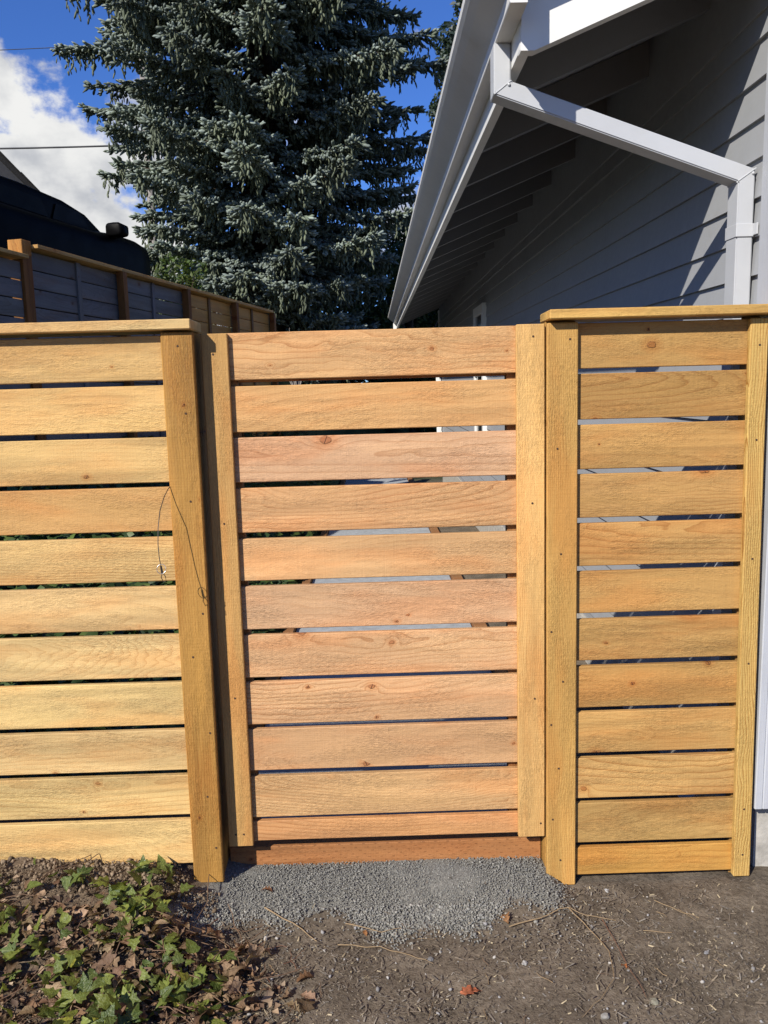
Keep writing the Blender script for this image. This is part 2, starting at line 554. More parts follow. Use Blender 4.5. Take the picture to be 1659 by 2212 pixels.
def height(x, y):
    x = np.asarray(x, float); y = np.asarray(y, float)
    # front of the fence: soil bank on the left, gravel ramp in the gateway
    grav = 0.046 * sst(-0.62, -0.46, x) * (1 - sst(0.49, 0.58, x)) * sst(-0.30, 0.02, y)
    left = (1 - sst(-0.72, -0.42, x))
    bank_f = left * (0.055 + 0.075 * sst(-0.55, -0.10, y) + 0.02 * sst(-0.7, -1.3, x))
    front = np.where(y < 0.6, grav + bank_f, 0.0)
    front = front * (1 - sst(0.10, 0.16, y) * (x > -0.6)) * (1 - sst(0.2, 0.6, y))
    # behind: ivy bank up to the boundary fence, driveway above it
    w = (x - P1[0]) * BN[0] + (y - P1[1]) * BN[1]       # >0 beyond the boundary fence
    toe = -0.62
    linex = P1[0] + (y - P1[1]) * math.tan(TH)
    t = np.clip((toe - x) / np.maximum(toe - linex, 0.35), 0, 1)
    bank_b = 1.05 * sst(0, 1.0, t) * sst(0.1, 1.6, y)
    up = 1.10 * sst(0.12, 0.75, w) * sst(-2.0, 1.0, y)
    return front + bank_b + up


def axis_pts(fine0, fine1, step, lo, hi, ratio=1.18):
    a = list(np.arange(fine0, fine1 + 1e-6, step))
    s, v = step, fine0
    L = []
    while v > lo:
        s *= ratio
        v -= s
        L.append(v)
    s, v = step, fine1
    R = []
    while v < hi:
        s *= ratio
        s = min(s, 25)
        v += s
        R.append(v)
    return np.array(L[::-1] + a + R)


def build_ground():
    xs = axis_pts(-1.35, 1.30, 0.0125, -220, 220, 1.14)
    ys = axis_pts(-0.78, 0.14, 0.0125, -60, 420, 1.12)
    X, Y = np.meshgrid(xs, ys)
    Z = height(X, Y)
    near = (np.abs(X) < 2.5) & (Y > -2.0) & (Y < 0.25)
    zz = np.zeros_like(Z)
    ii = np.argwhere(near)
    for (i, j) in ii:
        p = Vector((X[i, j], Y[i, j], 0))
        zz[i, j] = 0.006 * mnoise.fractal(p * 14, 1.0, 2.0, 4) + 0.010 * mnoise.noise(p * 3.1)
    lf = 1 - sst(-0.75, -0.35, X)
    Z = Z + zz * (0.8 + 1.3 * lf)
    V = np.stack([X, Y, Z], -1).reshape(-1, 3)
    ny, nx = X.shape
    idx = np.arange(ny * nx).reshape(ny, nx)
    F = np.stack([idx[:-1, :-1], idx[:-1, 1:], idx[1:, 1:], idx[1:, :-1]], -1).reshape(-1, 4)
    # zones: r gravel, g soil bank, b planted ground
    wob = 0.05 * np.sin(X * 9.0 + 0.7) + 0.03 * np.sin(X * 23.0 + 2)
    gz = sst(-0.60, -0.47, X + 0.6 * np.clip(-Y - 0.05, 0, 1)) * (1 - sst(0.44, 0.58, X - 0.45 * np.clip(-Y - 0.02, 0, 1) + 0.9 * np.clip(-Y - 0.08, 0, 1))) * sst(-0.245, -0.15, Y + wob)
    gz = gz * (Y < 0.3)
    sz = (1 - sst(-0.62, -0.40, X + 0.25 * (Y + 0.3))) * (Y < 0.5)
    bz = ((X < -0.62) & (Y > 0.3)) | (Y > 13) | (np.abs(X) > 8)
    c = np.stack([gz, sz, bz.astype(float)], -1).reshape(-1, 3)
    m, g, b = new_mat('ground_soil')
    a = g.node('ShaderNodeAttribute', attribute_name='Col')
    zr = g.sep(a.outputs['Color'])
    p = g.node('ShaderNodeTexCoord').outputs['Object']
    n1 = g.noise(p, 6.0, 6, 0.6)
    n2 = g.noise(p, 70.0, 5, 0.65)
    n3 = g.noise(p, 260.0, 3, 0.6)
    dirt = g.mix(g.ss(n1, 0.35, 0.68), (0.105, 0.085, 0.062, 1), (0.175, 0.143, 0.106, 1))
    dirt = g.mix(g.ss(n2, 0.42, 0.66), dirt, g.vm('MULTIPLY', dirt, (0.62, 0.60, 0.58)))
    dirt = g.mix(g.ss(n3, 0.60, 0.74), dirt, (0.22, 0.185, 0.14, 1))
    grav = g.mix(g.ss(n2, 0.3, 0.7), (0.160, 0.155, 0.135, 1), (0.225, 0.217, 0.190, 1))
    grav = g.mix(g.ss(n3, 0.45, 0.6), grav, g.vm('MULTIPLY', grav, (0.6, 0.6, 0.6)))
    soil = g.mix(g.ss(n2, 0.35, 0.65), (0.085, 0.061, 0.040, 1), (0.17, 0.126, 0.084, 1))
    grn = g.mix(g.ss(n2, 0.35, 0.65), (0.018, 0.03, 0.010, 1), (0.04, 0.06, 0.018, 1))
    edge = g.m('ADD', zr[0], g.m('MULTIPLY', g.m('SUBTRACT', n2, 0.5), 0.9))
    col = g.mix(g.ss(zr[1], 0.2, 0.8), dirt, soil)
    col = g.mix(g.ss(edge, 0.35, 0.65), col, grav)
    col = g.mix(zr[2], col, grn)
    g.put(b.inputs['Base Color'], col)
    b.inputs['Roughness'].default_value = 0.92
    b.inputs['Specular IOR Level'].default_value = 0.15
    h = g.m('ADD', g.m('MULTIPLY', n2, 1.0), g.m('MULTIPLY', n3, 0.5))
    g.put(b.inputs['Normal'], g.bump(h, 0.9, 0.006))
    o = mesh_np('ground', V, F, m, colors=c, smooth=True)
    tagp(o, 'bare brown soil with a gravel ramp in the gateway', kind='structure')
    return o


build_ground()


def hz(x, y):
    return float(height(x, y))


# path behind the gate, edging boards
o = box('path', -0.55, 0.615, 0.30, 15.0, -0.06, 0.012, M_SLAB, bev=0.004)
tagp(o, 'grey concrete path leading away behind the gate', kind='structure')
for (a0, a1, nm) in ((-0.62, -0.555, 'l'), (0.62, 0.70, 'r')):
    for k in range(6):
        y0 = 0.30 + k * 2.45
        o = box('edging_board', a0, a1, y0, y0 + 2.44, -0.08, 0.045, M_TREATED, color=(0.26, 0.13, 0.06, 1))
        side = 'ivy bank' if nm == 'l' else 'grey house'
        tagp(o, f'brown timber edging board between the path and the {side}', 'edging', f'edging boards on the {side} side of the path')

# ------------------------------------------------------------------ cedar colours
def tintv(c, s=0.06):
    k = 1 + rng.uniform(-s, s)
    return (c[0] * k * (1 + rng.uniform(-0.02, 0.02)), c[1] * k, c[2] * k * (1 + rng.uniform(-0.06, 0.06)), 1)


C_LEFT = (0.476, 0.311, 0.126)
C_LEFTLOW = (0.514, 0.360, 0.168)
C_GATE = (0.490, 0.294, 0.150)
C_GATEPK = (0.517, 0.318, 0.185)
C_RIGHT = (0.381, 0.222, 0.080)
C_POST = (0.329, 0.180, 0.050)
C_RPOST = (0.434, 0.252, 0.080)
C_STILE = (0.490, 0.280, 0.119)
C_CAP = (0.503, 0.322, 0.133)


def hole_discs(parent, root_loc, pts, y):
    """small dark discs on a trim board, colour standing in for hole shade (sub-parts)"""
    for (x, z) in pts:
        me = hole_mesh()
        o = bpy.data.objects.new('screw', me)
        link(o, parent)
        o.matrix_world = Matrix.Translation((x, y, z))
        # parent carries a rotation; undo it
        o.matrix_parent_inverse = parent.matrix_basis.inverted()
        o.matrix_basis = Matrix.Translation((x, y, z)) @ Matrix.Rotation(math.pi / 2, 4, 'X')


_hole = []


def hole_mesh():
    if _hole:
        return _hole[0]
    bm = bmesh.new()
    bmesh.ops.create_cone(bm, cap_ends=True, segments=8, radius1=0.0036, radius2=0.0030, depth=0.0012)
    me = bpy.data.meshes.new('screw')
    bm.to_mesh(me)
    bm.free()
    me.materials.append(M_HOLE)  # dark proud disc: its colour stands for the shade inside a hole
    _hole.append(me)
    return me


def hboard(name, x0, x1, y0, y1, z0, z1, mat, parent, color, jit=0.0012):
    o = box(name, x0, x1, y0, y1, z0, z1, mat, parent, 0.0022, color)
    o.rotation_euler = (rng.uniform(-0.006, 0.006), rng.uniform(-jit, jit), 0)
    o.location.y += rng.uniform(-0.0008, 0.0008)
    if rng.random() < 0.5:                      # some boards are turned end for end
        o.rotation_euler[2] = math.pi
        o.rotation_euler[1] = -o.rotation_euler[1]
    return o


# ------------------------------------------------------------------ left fence panel
LP = empty('fence_panel', (-0.55, -0.02, 0.0))
tagp(LP, 'pale yellow cedar slat fence panel beside the ivy, with thick dark post and flat cap', 'fence')
def true_top(t):
    return t - max(0.0, 0.019 * (1.5146 - t) / 2.39) * 0.92


Ledges = [(1.7086, 1.5854), (1.5706, 1.4409), (1.4252, 1.2958), (1.2829, 1.1538), (1.1387, 1.0061), (0.9937, 0.8608), (0.8495, 0.715), (0.7031, 0.5663), (0.5563, 0.4226), (0.4138, 0.2788), (0.2712, 0.1202)]


def to_root(o, root):
    o.location = Vector(o.location) - Vector(root.location)
    return o


for i, (t, bt) in enumerate(Ledges):
    mixf = min(1, max(0, (i - 2) / 4))
    c = tuple(C_LEFT[k] * (1 - mixf) + C_LEFTLOW[k] * mixf for k in range(3))
    if i == 3:
        c = (0.47, 0.275, 0.115)
    to_root(hboard('board', -2.25, -0.5045, -0.035, -0.0162, bt, true_top(t), M_CEDAR, LP, tintv(c, 0.05)), LP)
pt = to_root(vboard('post', -0.5925, -0.5030, -0.0160, 0.106, -0.3, 1.7205, M_CEDAR, LP, 0.003, tintv(C_POST)), LP)
tr = to_root(vboard('post_trim', -0.5858, -0.4958, -0.055, -0.0356, 0.066, 1.7155, M_VGRAIN, LP, 0.003, tintv(C_POST, 0.02)), LP)
lt2 = to_root(vboard('post', -2.30, -2.21, -0.0160, 0.075, -0.3, 1.7205, M_CEDAR, LP, 0.003, tintv(C_POST)), LP)
cp = to_root(box('cap_board', -2.45, -0.4960, -0.075, 0.070, 1.7210, 1.7494, M_CEDAR, LP, 0.003, (0.601, 0.441, 0.217, 1)), LP)


def trim_holes(trim, root, pts, y):
    bpy.context.view_layer.update()
    for (x, z) in pts:
        o = bpy.data.objects.new('screw', hole_mesh())
        link(o, trim)
        want = Matrix.Translation((x, y, z)) @ Matrix.Rotation(math.pi / 2, 4, 'X')
        o.matrix_parent_inverse = trim.matrix_world.inverted()
        o.matrix_basis = want


trim_holes(tr, LP, [(-0.539, 1.677), (-0.527, 1.49), (-0.528, 1.24), (-0.512, 0.91), (-0.548, 0.78), (-0.511, 0.545), (-0.53, 0.345), (-0.513, 0.18)], -0.0554)

# ------------------------------------------------------------------ gate
GT = empty('gate', (0.0, 0.03, 0.14))
tagp(GT, 'pinkish cedar slat gate with a plain upright board at either edge', 'gate')
Gedges = [(1.7150, 1.5811), (1.5632, 1.4303), (1.4153, 1.2833), (1.2677, 1.1331), (1.1172, 0.9871), (0.9735, 0.8371),
          (0.8242, 0.6867), (0.6779, 0.5373), (0.5284, 0.3882), (0.3773, 0.2353), (0.2302, 0.1560)]
gcols = [C_GATE, (0.465, 0.268, 0.125), C_GATEPK, (0.460, 0.270, 0.130), (0.485, 0.300, 0.145), C_GATEPK, C_GATEPK, (0.530, 0.325, 0.185), (0.485, 0.290, 0.155), (0.505, 0.315, 0.155), (0.430, 0.228, 0.110)]
for i, (t, bt) in enumerate(Gedges):
    to_root(hboard('board', -0.476, 0.480, 0.019, 0.038, bt, true_top(t), M_CLEAR, GT, tintv(gcols[i], 0.03), 0.0009), GT)
s1 = to_root(vboard('stile', -0.4845, -0.4093, 0.0, 0.0187, 0.1500, 1.7130, M_VGRAIN, GT, 0.002, (0.476, 0.280, 0.105, 1)), GT)
s2 = to_root(vboard('stile', 0.4169, 0.4985, 0.0, 0.0187, 0.1510, 1.7170, M_VGRAIN, GT, 0.002, (0.531, 0.329, 0.133, 1)), GT)
for (a, b_) in ((-0.4800, -0.3935), (0.3935, 0.4800)):
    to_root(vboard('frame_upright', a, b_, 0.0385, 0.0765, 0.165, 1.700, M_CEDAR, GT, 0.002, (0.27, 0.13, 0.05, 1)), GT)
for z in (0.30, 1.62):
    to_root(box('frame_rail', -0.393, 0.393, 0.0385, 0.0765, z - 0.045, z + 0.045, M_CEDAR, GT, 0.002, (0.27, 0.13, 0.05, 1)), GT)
trim_holes(s1, GT, [(-0.452, 1.655), (-0.446, 1.165), (-0.442, 0.63), (-0.437, 0.19), (-0.462, 0.19)], -0.0004)
trim_holes(s2, GT, [(0.465, 1.682), (0.462, 1.20), (0.468, 0.60), (0.486, 0.195)], -0.0004)

# threshold board under the gate
TB = box('threshold_board', -0.4955, 0.4990, 0.062, 0.100, -0.08, 0.112, M_TREATED, bev=0.002, color=(0.30, 0.135, 0.055, 1))
tagp(TB, 'reddish treated board set on edge in the gravel under the gate', 'board')

# ------------------------------------------------------------------ right fence panel
RP = empty('fence_panel', (0.55, 0.03, 0.0))
tagp(RP, 'golden brown cedar slat fence panel between the gate and the grey house wall', 'fence')
Redges = [(1.7150, 1.5869), (1.5723, 1.4411), (1.4267, 1.2966), (1.2836, 1.1530), (1.1389, 1.0082), (0.9948, 0.8638),
          (0.8497, 0.7173), (0.7051, 0.5693), (0.5604, 0.4237), (0.4147, 0.2768), (0.2690, 0.1298), (0.1228, 0.0226)]
for i, (t, bt) in enumerate(Redges):
    c = C_RIGHT if i < 8 else tuple(C_RIGHT[k] + (C_LEFT[k] - C_RIGHT[k]) * 0.35 for k in range(3))
    if i == 11: c = (0.41, 0.22, 0.062)
    to_root(hboard('board', 0.5035, 1.126, -0.006, 0.0128, bt, true_top(t), M_CLEAR, RP, tintv(c, 0.05)), RP)
to_root(vboard('post', 0.502, 0.591, 0.0132, 0.102, -0.4, 1.7235, M_CEDAR, RP, 0.003, tintv(C_POST)), RP)
t1 = to_root(vboard('post_trim', 0.5002, 0.5892, -0.025, -0.0062, 0.0, 1.7165, M_VGRAIN, RP, 0.003, (0.434, 0.259, 0.084, 1)), RP)
t2 = to_root(vboard('end_trim', 1.080, 1.132, -0.028, -0.0062, 0.012, 1.7150, M_VGRAIN, RP, 0.003, (0.517, 0.343, 0.119, 1), -0.002), RP)
to_root(vboard('nailer', 1.085, 1.125, 0.0132, 0.052, 0.0, 1.7235, M_CEDAR, RP, 0.002, (0.27, 0.15, 0.05, 1)), RP)
to_root(box('cap_board', 0.500, 1.149, -0.060, 0.075, 1.7240, 1.7505, M_CEDAR, RP, 0.003, (0.503, 0.315, 0.105, 1)), RP)
trim_holes(t1, RP, [(0.565, 1.67), (0.53, 1.36), (0.541, 1.05), (0.513, 0.815), (0.548, 0.66), (0.513, 0.525), (0.536, 0.385), (0.518, 0.22), (0.542, 0.085)], -0.0254)
trim_holes(t2, RP, [(1.106, 1.64), (1.106, 1.37), (1.106, 1.02), (1.106, 0.70), (1.108, 0.235), (1.108, 0.085)], -0.0284)

# steel cable with ring
CB = empty('latch_cable', (-0.586, -0.036, 1.287))
tagp(CB, 'thin dark steel cable with a split ring hanging out of the slats by the post', 'cable')
cw = [(-0.570, -0.022, 1.2890), (-0.578, -0.040, 1.2895), (-0.587, -0.062, 1.281), (-0.594, -0.088, 1.260), (-0.598, -0.128, 1.225), (-0.6015, -0.145, 1.18),
      (-0.6015, -0.157, 1.135), (-0.5985, -0.164, 1.100), (-0.595, -0.168, 1.080)]
lp = [(-0.595, -0.168, 1.080), (-0.5935, -0.169, 1.067), (-0.592, -0.170, 1.056), (-0.595, -0.171, 1.046), (-0.589, -0.171, 1.033), (-0.582, -0.171, 1.036), (-0.583, -0.170, 1.047), (-0.590, -0.169, 1.060), (-0.593, -0.168, 1.078)]
L0 = Vector(CB.location)
tube('cable', [tuple(Vector(p) - L0) for p in cw], 0.00125, M_CABLE, CB, 6)
tube('end_loop', [tuple(Vector(p) - L0) for p in lp], 0.00115, M_CABLE, CB, 6)
tube('crimp_sleeve', [tuple(Vector(p) - L0) for p in ((-0.5945, -0.1685, 1.077), (-0.5925, -0.1695, 1.058))], 0.0026, M_CABLE, CB, 8)
rc = Vector((-0.5935, -0.1685, 1.069)) - L0
tube('split_ring', [tuple(rc + Vector((0.0125 * math.cos(a), 0.004 * math.sin(a), 0.0125 * math.sin(a)))) for a in np.linspace(0, 2 * math.pi, 25)], 0.0009, M_RING, CB, 6)

# ------------------------------------------------------------------ house
HS = empty('house', (0, 0.03, 0), (0.02, 0, 0))
tagp(HS, 'grey lap-sided house with deep white-trimmed eave and exposed rafter tails', 'house')
HY1 = 11.7
XS = 1.163           # outermost face of the side wall laps
EXPO = 0.1125


def lap_profile():
    return [(XS, 0.0), (XS + 0.026, 0.0), (XS + 0.026, 0.128), (XS + 0.013, 0.128)]


lapme = poly_extrude('siding_board', lap_profile(), 'y', 0.105, HY1, M_SIDING, HS)
lapme.location.z = 1.854 - EXPO * 14
zz = 1.854 - EXPO * 14 + EXPO
while zz < 2.72:
    c = lapme.copy()
    link(c, HS)
    c.location.z = zz
    c.location.y = 0.0
    zz += EXPO
# front gable wall laps (facing the street)
fl = poly_extrude('siding_board', [(-0.020, 0.0), (0.006, 0.0), (0.006, 0.128), (-0.007, 0.128)], 'x', 1.262, 7.2, M_SIDINGX, HS)
fl.location.z = lapme.location.z
zz = fl.location.z + EXPO
while zz < 2.62:
    c = fl.copy()
    link(c, HS)
    c.location.z = zz
    zz += EXPO
poly_extrude('wall', [(XS + 0.027, 0.205), (6.9, 0.205), (6.9, 2.6), (4.2, 3.96), (XS + 0.027, 2.79)], 'y', 0.007, HY1 - 0.01, M_SIDING, HS)
poly_extrude('foundation', [(XS + 0.012, -0.4), (6.9, -0.4), (6.9, 0.2), (XS + 0.012, 0.2)], 'y', 0.012, HY1 - 0.02, M_CONC, HS)
box('corner_board', 1.150, 1.1745, -0.035, 0.104, 0.222, 2.70, M_CORNER, HS, 0.003)
box('corner_board', 1.1747, 1.262, -0.035, -0.012, 0.222, 2.70, M_CORNER, HS, 0.003)
box('corner_board', 1.146, 1.19, HY1, HY1 + 0.10, 0.222, 2.74, M_WHITE, HS, 0.003)
# window on the side wall
wn = poly_extrude('window', [(1.128, 0.90), (1.172, 0.90), (1.172, 2.33), (1.128, 2.33)], 'y', 6.05, 6.14, M_WHITE, HS)
for (a, b2, z0, z1) in ((6.74, 6.83, 0.90, 2.33), (6.14, 6.74, 2.24, 2.33), (6.14, 6.74, 0.90, 0.98), (6.14, 6.74, 1.60, 1.65)):
    box('frame', 1.130, 1.171, a, b2, z0, z1, M_WHITE, wn, 0.002)
box('pane', 1.148, 1.156, 6.14, 6.74, 0.98, 2.24, M_PANE, wn, 0)
# rafters
SL = 0.40


def zr(x):
    return 2.487 + SL * (x - 0.462)


raf = poly_extrude('rafter', [(0.4625, zr(0.4625)), (1.20, zr(1.20)), (1.20, zr(1.20) + 0.135), (0.4625, zr(0.4625) + 0.135)], 'y', 0, 0.038, M_RAFTER, HS)
raf.location.y = 0.56
for k in range(1, 19):
    c = raf.copy()
    link(c, HS)
    c.location.y = 0.56 + 0.61 * k
# sheathing boards seen from below, frieze between the rafters, roof
for k in range(6):
    x0 = 0.4627 + k * 0.125
    x1 = x0 + 0.122
    poly_extrude('roof_sheathing', [(x0, zr(x0) + 0.1362), (x1, zr(x1) + 0.1362), (x1, zr(x1) + 0.152), (x0, zr(x0) + 0.152)], 'y', -0.03, HY1 + 0.02, M_RAFTER, HS)
poly_extrude('frieze_board', [(1.162, 2.60), (1.176, 2.60), (1.176, zr(1.176) + 0.134), (1.162, zr(1.162) + 0.134)], 'y', 0.105, HY1, M_SIDING, HS)
poly_extrude('roof', [(0.36, zr(0.36) + 0.153), (4.2, zr(4.2) + 0.153), (8.0, zr(4.2) + 0.153 - 1.52), (8.0, zr(4.2) + 0.185 - 1.52), (4.2, zr(4.2) + 0.19), (0.36, zr(0.36) + 0.175)], 'y', -0.075, HY1 + 0.06, M_ROOFDK, HS)
poly_extrude('fascia_board', [(0.432, 2.455), (0.462, 2.455), (0.462, 2.64), (0.432, 2.628)], 'y', 0.030, HY1 + 0.04, M_WHITE, HS)
poly_extrude('rake_board', [(0.4325, 2.4495), (0.470, 2.4495), (4.2, 2.452 + SL * 3.73), (4.2, 2.452 + SL * 3.73 + 0.19), (0.436, 2.452 + 0.187)], 'y', 0.018, 0.058, M_WHITE, HS)
poly_extrude('rake_board', [(0.4625, 2.50), (4.2, 2.50 + SL * 3.7375), (4.2, 2.64 + SL * 3.7375), (0.4625, 2.64)], 'y', HY1 - 0.02, HY1 + 0.02, M_WHITE, HS)
# gutter: K profile with a wall thickness
gp_out = [(0.4315, 2.6500), (0.4315, 2.5270), (0.3870, 2.5270), (0.3850, 2.5300), (0.3845, 2.5640), (0.3750, 2.5720), (0.3300, 2.6060), (0.3080, 2.6260), (0.2980, 2.6390), (0.2960, 2.6560), (0.3010, 2.6580)]
gp_in = [(0.3030, 2.6540), (0.3045, 2.6400), (0.3120, 2.6300), (0.3330, 2.6100), (0.3780, 2.5750), (0.3880, 2.5680), (0.3885, 2.5310), (0.4280, 2.5305), (0.4280, 2.6500)]
gut = poly_extrude('gutter', gp_out + gp_in, 'y', -0.085, HY1 + 0.05, M_GUTTER, HS)
cap_out = gp_out[:-1]
poly_extrude('end_cap', cap_out, 'y', -0.0875, -0.0852, M_GUTTER, gut)
poly_extrude('end_cap', cap_out, 'y', HY1 + 0.0502, HY1 + 0.053, M_GUTTER, gut)


# downspout: rectangular section swept with mitred bends (in the XZ plane)
def spout(name, path, wdt, y0, y1, mat, parent):
    n = len(path)
    L, Rr = [], []
    for i, p in enumerate(path):
        p = Vector(p)
        dirs = []
        if i > 0: dirs.append((p - Vector(path[i - 1])).normalized())
        if i < n - 1: dirs.append((Vector(path[i + 1]) - p).normalized())
        nn = [Vector((-d.y, d.x)) for d in dirs]
        if len(nn) == 2:
            mt = (nn[0] + nn[1]).normalized()
            k = wdt / 2 / max(0.3, mt.dot(nn[0]))
        else:
            mt, k = nn[0], wdt / 2
        L.append(p + mt * k)
        Rr.append(p - mt * k)
    bm = bmesh.new()
    rings = []
    for a, c in zip(L, Rr):
        rings.append([bm.verts.new((a.x, y0, a.y)), bm.verts.new((a.x, y1, a.y)), bm.verts.new((c.x, y1, c.y)), bm.verts.new((c.x, y0, c.y))])
    for i in range(n - 1):
        for k in range(4):
            k2 = (k + 1) % 4
            bm.faces.new((rings[i][k], rings[i][k2], rings[i + 1][k2], rings[i + 1][k]))
    bm.faces.new(rings[0]); bm.faces.new(list(reversed(rings[-1])))
    bmesh.ops.recalc_face_normals(bm, faces=bm.faces)
    bmesh.ops.bevel(bm, geom=[e for e in bm.edges], offset=0.0035, segments=2, affect='EDGES')
    me = bpy.data.meshes.new(name)
    bm.to_mesh(me); bm.free()
    me.materials.append(mat)
    return obj(name, me, parent)


DS = spout('downspout', [(0.405, 2.5268), (0.405, 2.405), (1.134, 2.145), (1.134, 0.20), (1.02, 0.12)], 0.050, 0.165, 0.238, M_SPOUT, HS)
# crimp seams at the bends
def seam(x0, z0, x1, z1):
    d = Vector((x1 - x0, z1 - z0)); L = d.length
    o = box('elbow_seam', -L / 2, L / 2, -0.0385, 0.0385, -0.0016, 0.0016, M_SPOUT, DS, 0.0006)
    o.location = ((x0 + x1) / 2, 0.2015, (z0 + z1) / 2)
    o.rotation_euler = (0, -math.atan2(d.y, d.x), 0)
seam(0.381, 2.387, 0.431, 2.424)
seam(1.108, 2.129, 1.161, 2.165)
st = box('strap', 1.1065, 1.1615, 0.161, 0.2405, 1.968, 2.006, M_SPOUT, DS, 0.001)
box('strap_tab', 1.1566, 1.1615, 0.135, 0.1608, 1.971, 2.004, M_SPOUT, DS, 0.001)
for (x, y, z) in ((1.152, 0.1605, 2.150), (0.424, 0.1605, 2.412)):
    bm = bmesh.new()
    bmesh.ops.create_uvsphere(bm, u_segments=10, v_segments=6, radius=0.0048)
    me = bpy.data.meshes.new('screw_head'); bm.to_mesh(me); bm.free(); me.materials.append(M_SPOUT)
    obj('screw_head', me, DS, (x, y + 0.0035, z))
# white spout at the far corner
spout('downspout', [(0.405, 2.5268), (0.405, 2.42), (1.10, 2.10), (1.10, 0.2)], 0.055, HY1 - 0.25, HY1 - 0.17, M_WHITE, HS)

# ------------------------------------------------------------------ boundary fence up the bank
BF = empty('boundary_fence', (P1[0], P1[1], 1.05), (0, 0, math.pi / 2 - TH))
tagp(BF, 'long slatted fence on the bank, part grey boards and part bare wood, with brown posts', 'fence')
BAY = 1.37
ZT = 2.79 - 1.05
C_GREY = (0.13, 0.135, 0.155)
C_NAT = (0.42, 0.25, 0.085)
for bay in range(-2, 4):
    drop = -0.10 if bay < 0 else 0.0
    grey = bay < 2
    x0, x1 = bay * BAY + (0.092 if bay == 0 else 0.03), (bay + 1) * BAY - (0.092 if bay == -1 else 0.03)
    for r in range(12):
        zt = ZT + drop - 0.02 - r * 0.147
        col = tintv(C_GREY if grey else C_NAT, 0.08)
        box('board', x0 - 0.03, x1 + 0.03, 0.0, 0.019, zt - 0.137, zt, M_FENCE2, BF, 0.002, col)
    xm = (x0 + x1) / 2
    vboard('batten', xm - 0.028, xm + 0.028, -0.020, -0.0004, ZT + drop - 1.80, ZT + drop - 0.012, M_FENCE2, BF, 0.002, tintv(C_GREY if grey else (0.16, 0.09, 0.035), 0.05))
    box('cap_board', bay * BAY + (0.062 if bay == 0 else -0.02), (bay + 1) * BAY - 0.022 - (0.04 if bay == -1 else 0), -0.085, 0.075, ZT + drop, ZT + drop + 0.030, M_CEDAR, BF, 0.003, tintv((0.50, 0.31, 0.12), 0.06))
for k in range(-2, 5):
    big = 0.058 if k == 0 else 0.036
    top = ZT - 0.062 if k == 0 else ZT - 0.002 - (0.10 if k < 0 else 0)
    x = k * BAY
    vboard('post', x - big, x + big, -0.095 if k else -0.024, -0.0206 if k else 0.10, -0.35, top, M_CEDAR, BF, 0.003, (0.17, 0.075, 0.022, 1))

vboard('sunlit_post_top', -0.060, 0.060, -0.026, 0.102, ZT - 0.0615, ZT + 0.055, M_CEDAR, BF, 0.004, (0.36, 0.17, 0.045, 1))  # post's sunlit top as a part; sun in its colour, shade in the post's

# ------------------------------------------------------------------ parked car above the bank
CA = math.radians(90 - 14.5)
cP = P1 + BD * 3 + BN * 1.0
CR = empty('parked_car', (cP[0], cP[1], 2.13), (0, 0, CA))
tagp(CR, 'glossy black car parked on the raised drive beyond the grey fence boards', 'car')


def loft(name, secs, mat, parent, sides=20, ex=4.0):
    """secs: (x, y_near, y_far, z0, z1) superellipse sections"""
    V, Fq = [], []
    for (x, ya, yb, z0, z1) in secs:
        cy, cz, ry, rz = (ya + yb) / 2, (z0 + z1) / 2, (yb - ya) / 2, (z1 - z0) / 2
        for k in range(sides):
            a = 2 * math.pi * (k + 0.5) / sides
            ca, sa = math.cos(a), math.sin(a)
            V.append((x, cy + ry * math.copysign(abs(ca) ** (2 / ex), ca), cz + rz * math.copysign(abs(sa) ** (2 / ex), sa)))
    n = len(secs)
    for i in range(n - 1):
        for k in range(sides):
            k2 = (k + 1) % sides
            Fq.append((i * sides + k, (i + 1) * sides + k, (i + 1) * sides + k2, i * sides + k2))
    bm = bmesh.new()
    vs_ = [bm.verts.new(v) for v in V]
    for f in Fq: bm.faces.new([vs_[i] for i in f])
    bm.faces.new(vs_[:sides]); bm.faces.new(list(reversed(vs_[-sides:])))
    bmesh.ops.recalc_face_normals(bm, faces=bm.faces)
    me = bpy.data.meshes.new(name); bm.to_mesh(me); bm.free()
    me.materials.append(mat)
    for p in me.polygons: p.use_smooth = True
    return obj(name, me, parent)


loft('body', [(-3.55, .25, 1.65, .45, 1.20), (-3.45, .08, 1.82, .32, 1.36), (-3.0, .0, 1.90, .27, 1.40), (-1.4, -.02, 1.92, .25, 1.40), (-.2, -.02, 1.92, .25, 1.415),
              (.30, .0, 1.90, .26, 1.47), (.75, .02, 1.88, .27, 1.475), (1.02, .06, 1.84, .30, 1.45), (1.12, .12, 1.78, .34, 1.40), (1.20, .22, 1.68, .40, 1.28), (1.24, .40, 1.50, .48, 1.05)], M_CARPAINT, CR, 36, 8.0)
loft('roof', [(-3.3, .30, 1.60, 1.30, 1.42), (-2.9, .25, 1.65, 1.30, 1.64), (-2.2, .24, 1.66, 1.30, 1.72), (-1.2, .24, 1.66, 1.30, 1.735), (-.45, .25, 1.65, 1.30, 1.71),
              (-.05, .25, 1.65, 1.30, 1.64), (.22, .24, 1.66, 1.30, 1.49)], M_CARPAINT, CR, 36, 7.0)
for (a, b2) in ((-2.75, -1.85), (-1.77, -.80), (-.72, -.12)):
    poly_extrude('side_window', [(a, 1.43), (b2 + (.12 if b2 > -.5 else 0), 1.43), (b2 - .10, 1.60), (a + .08, 1.60)], 'y', .232, .244, M_GLASS, CR)
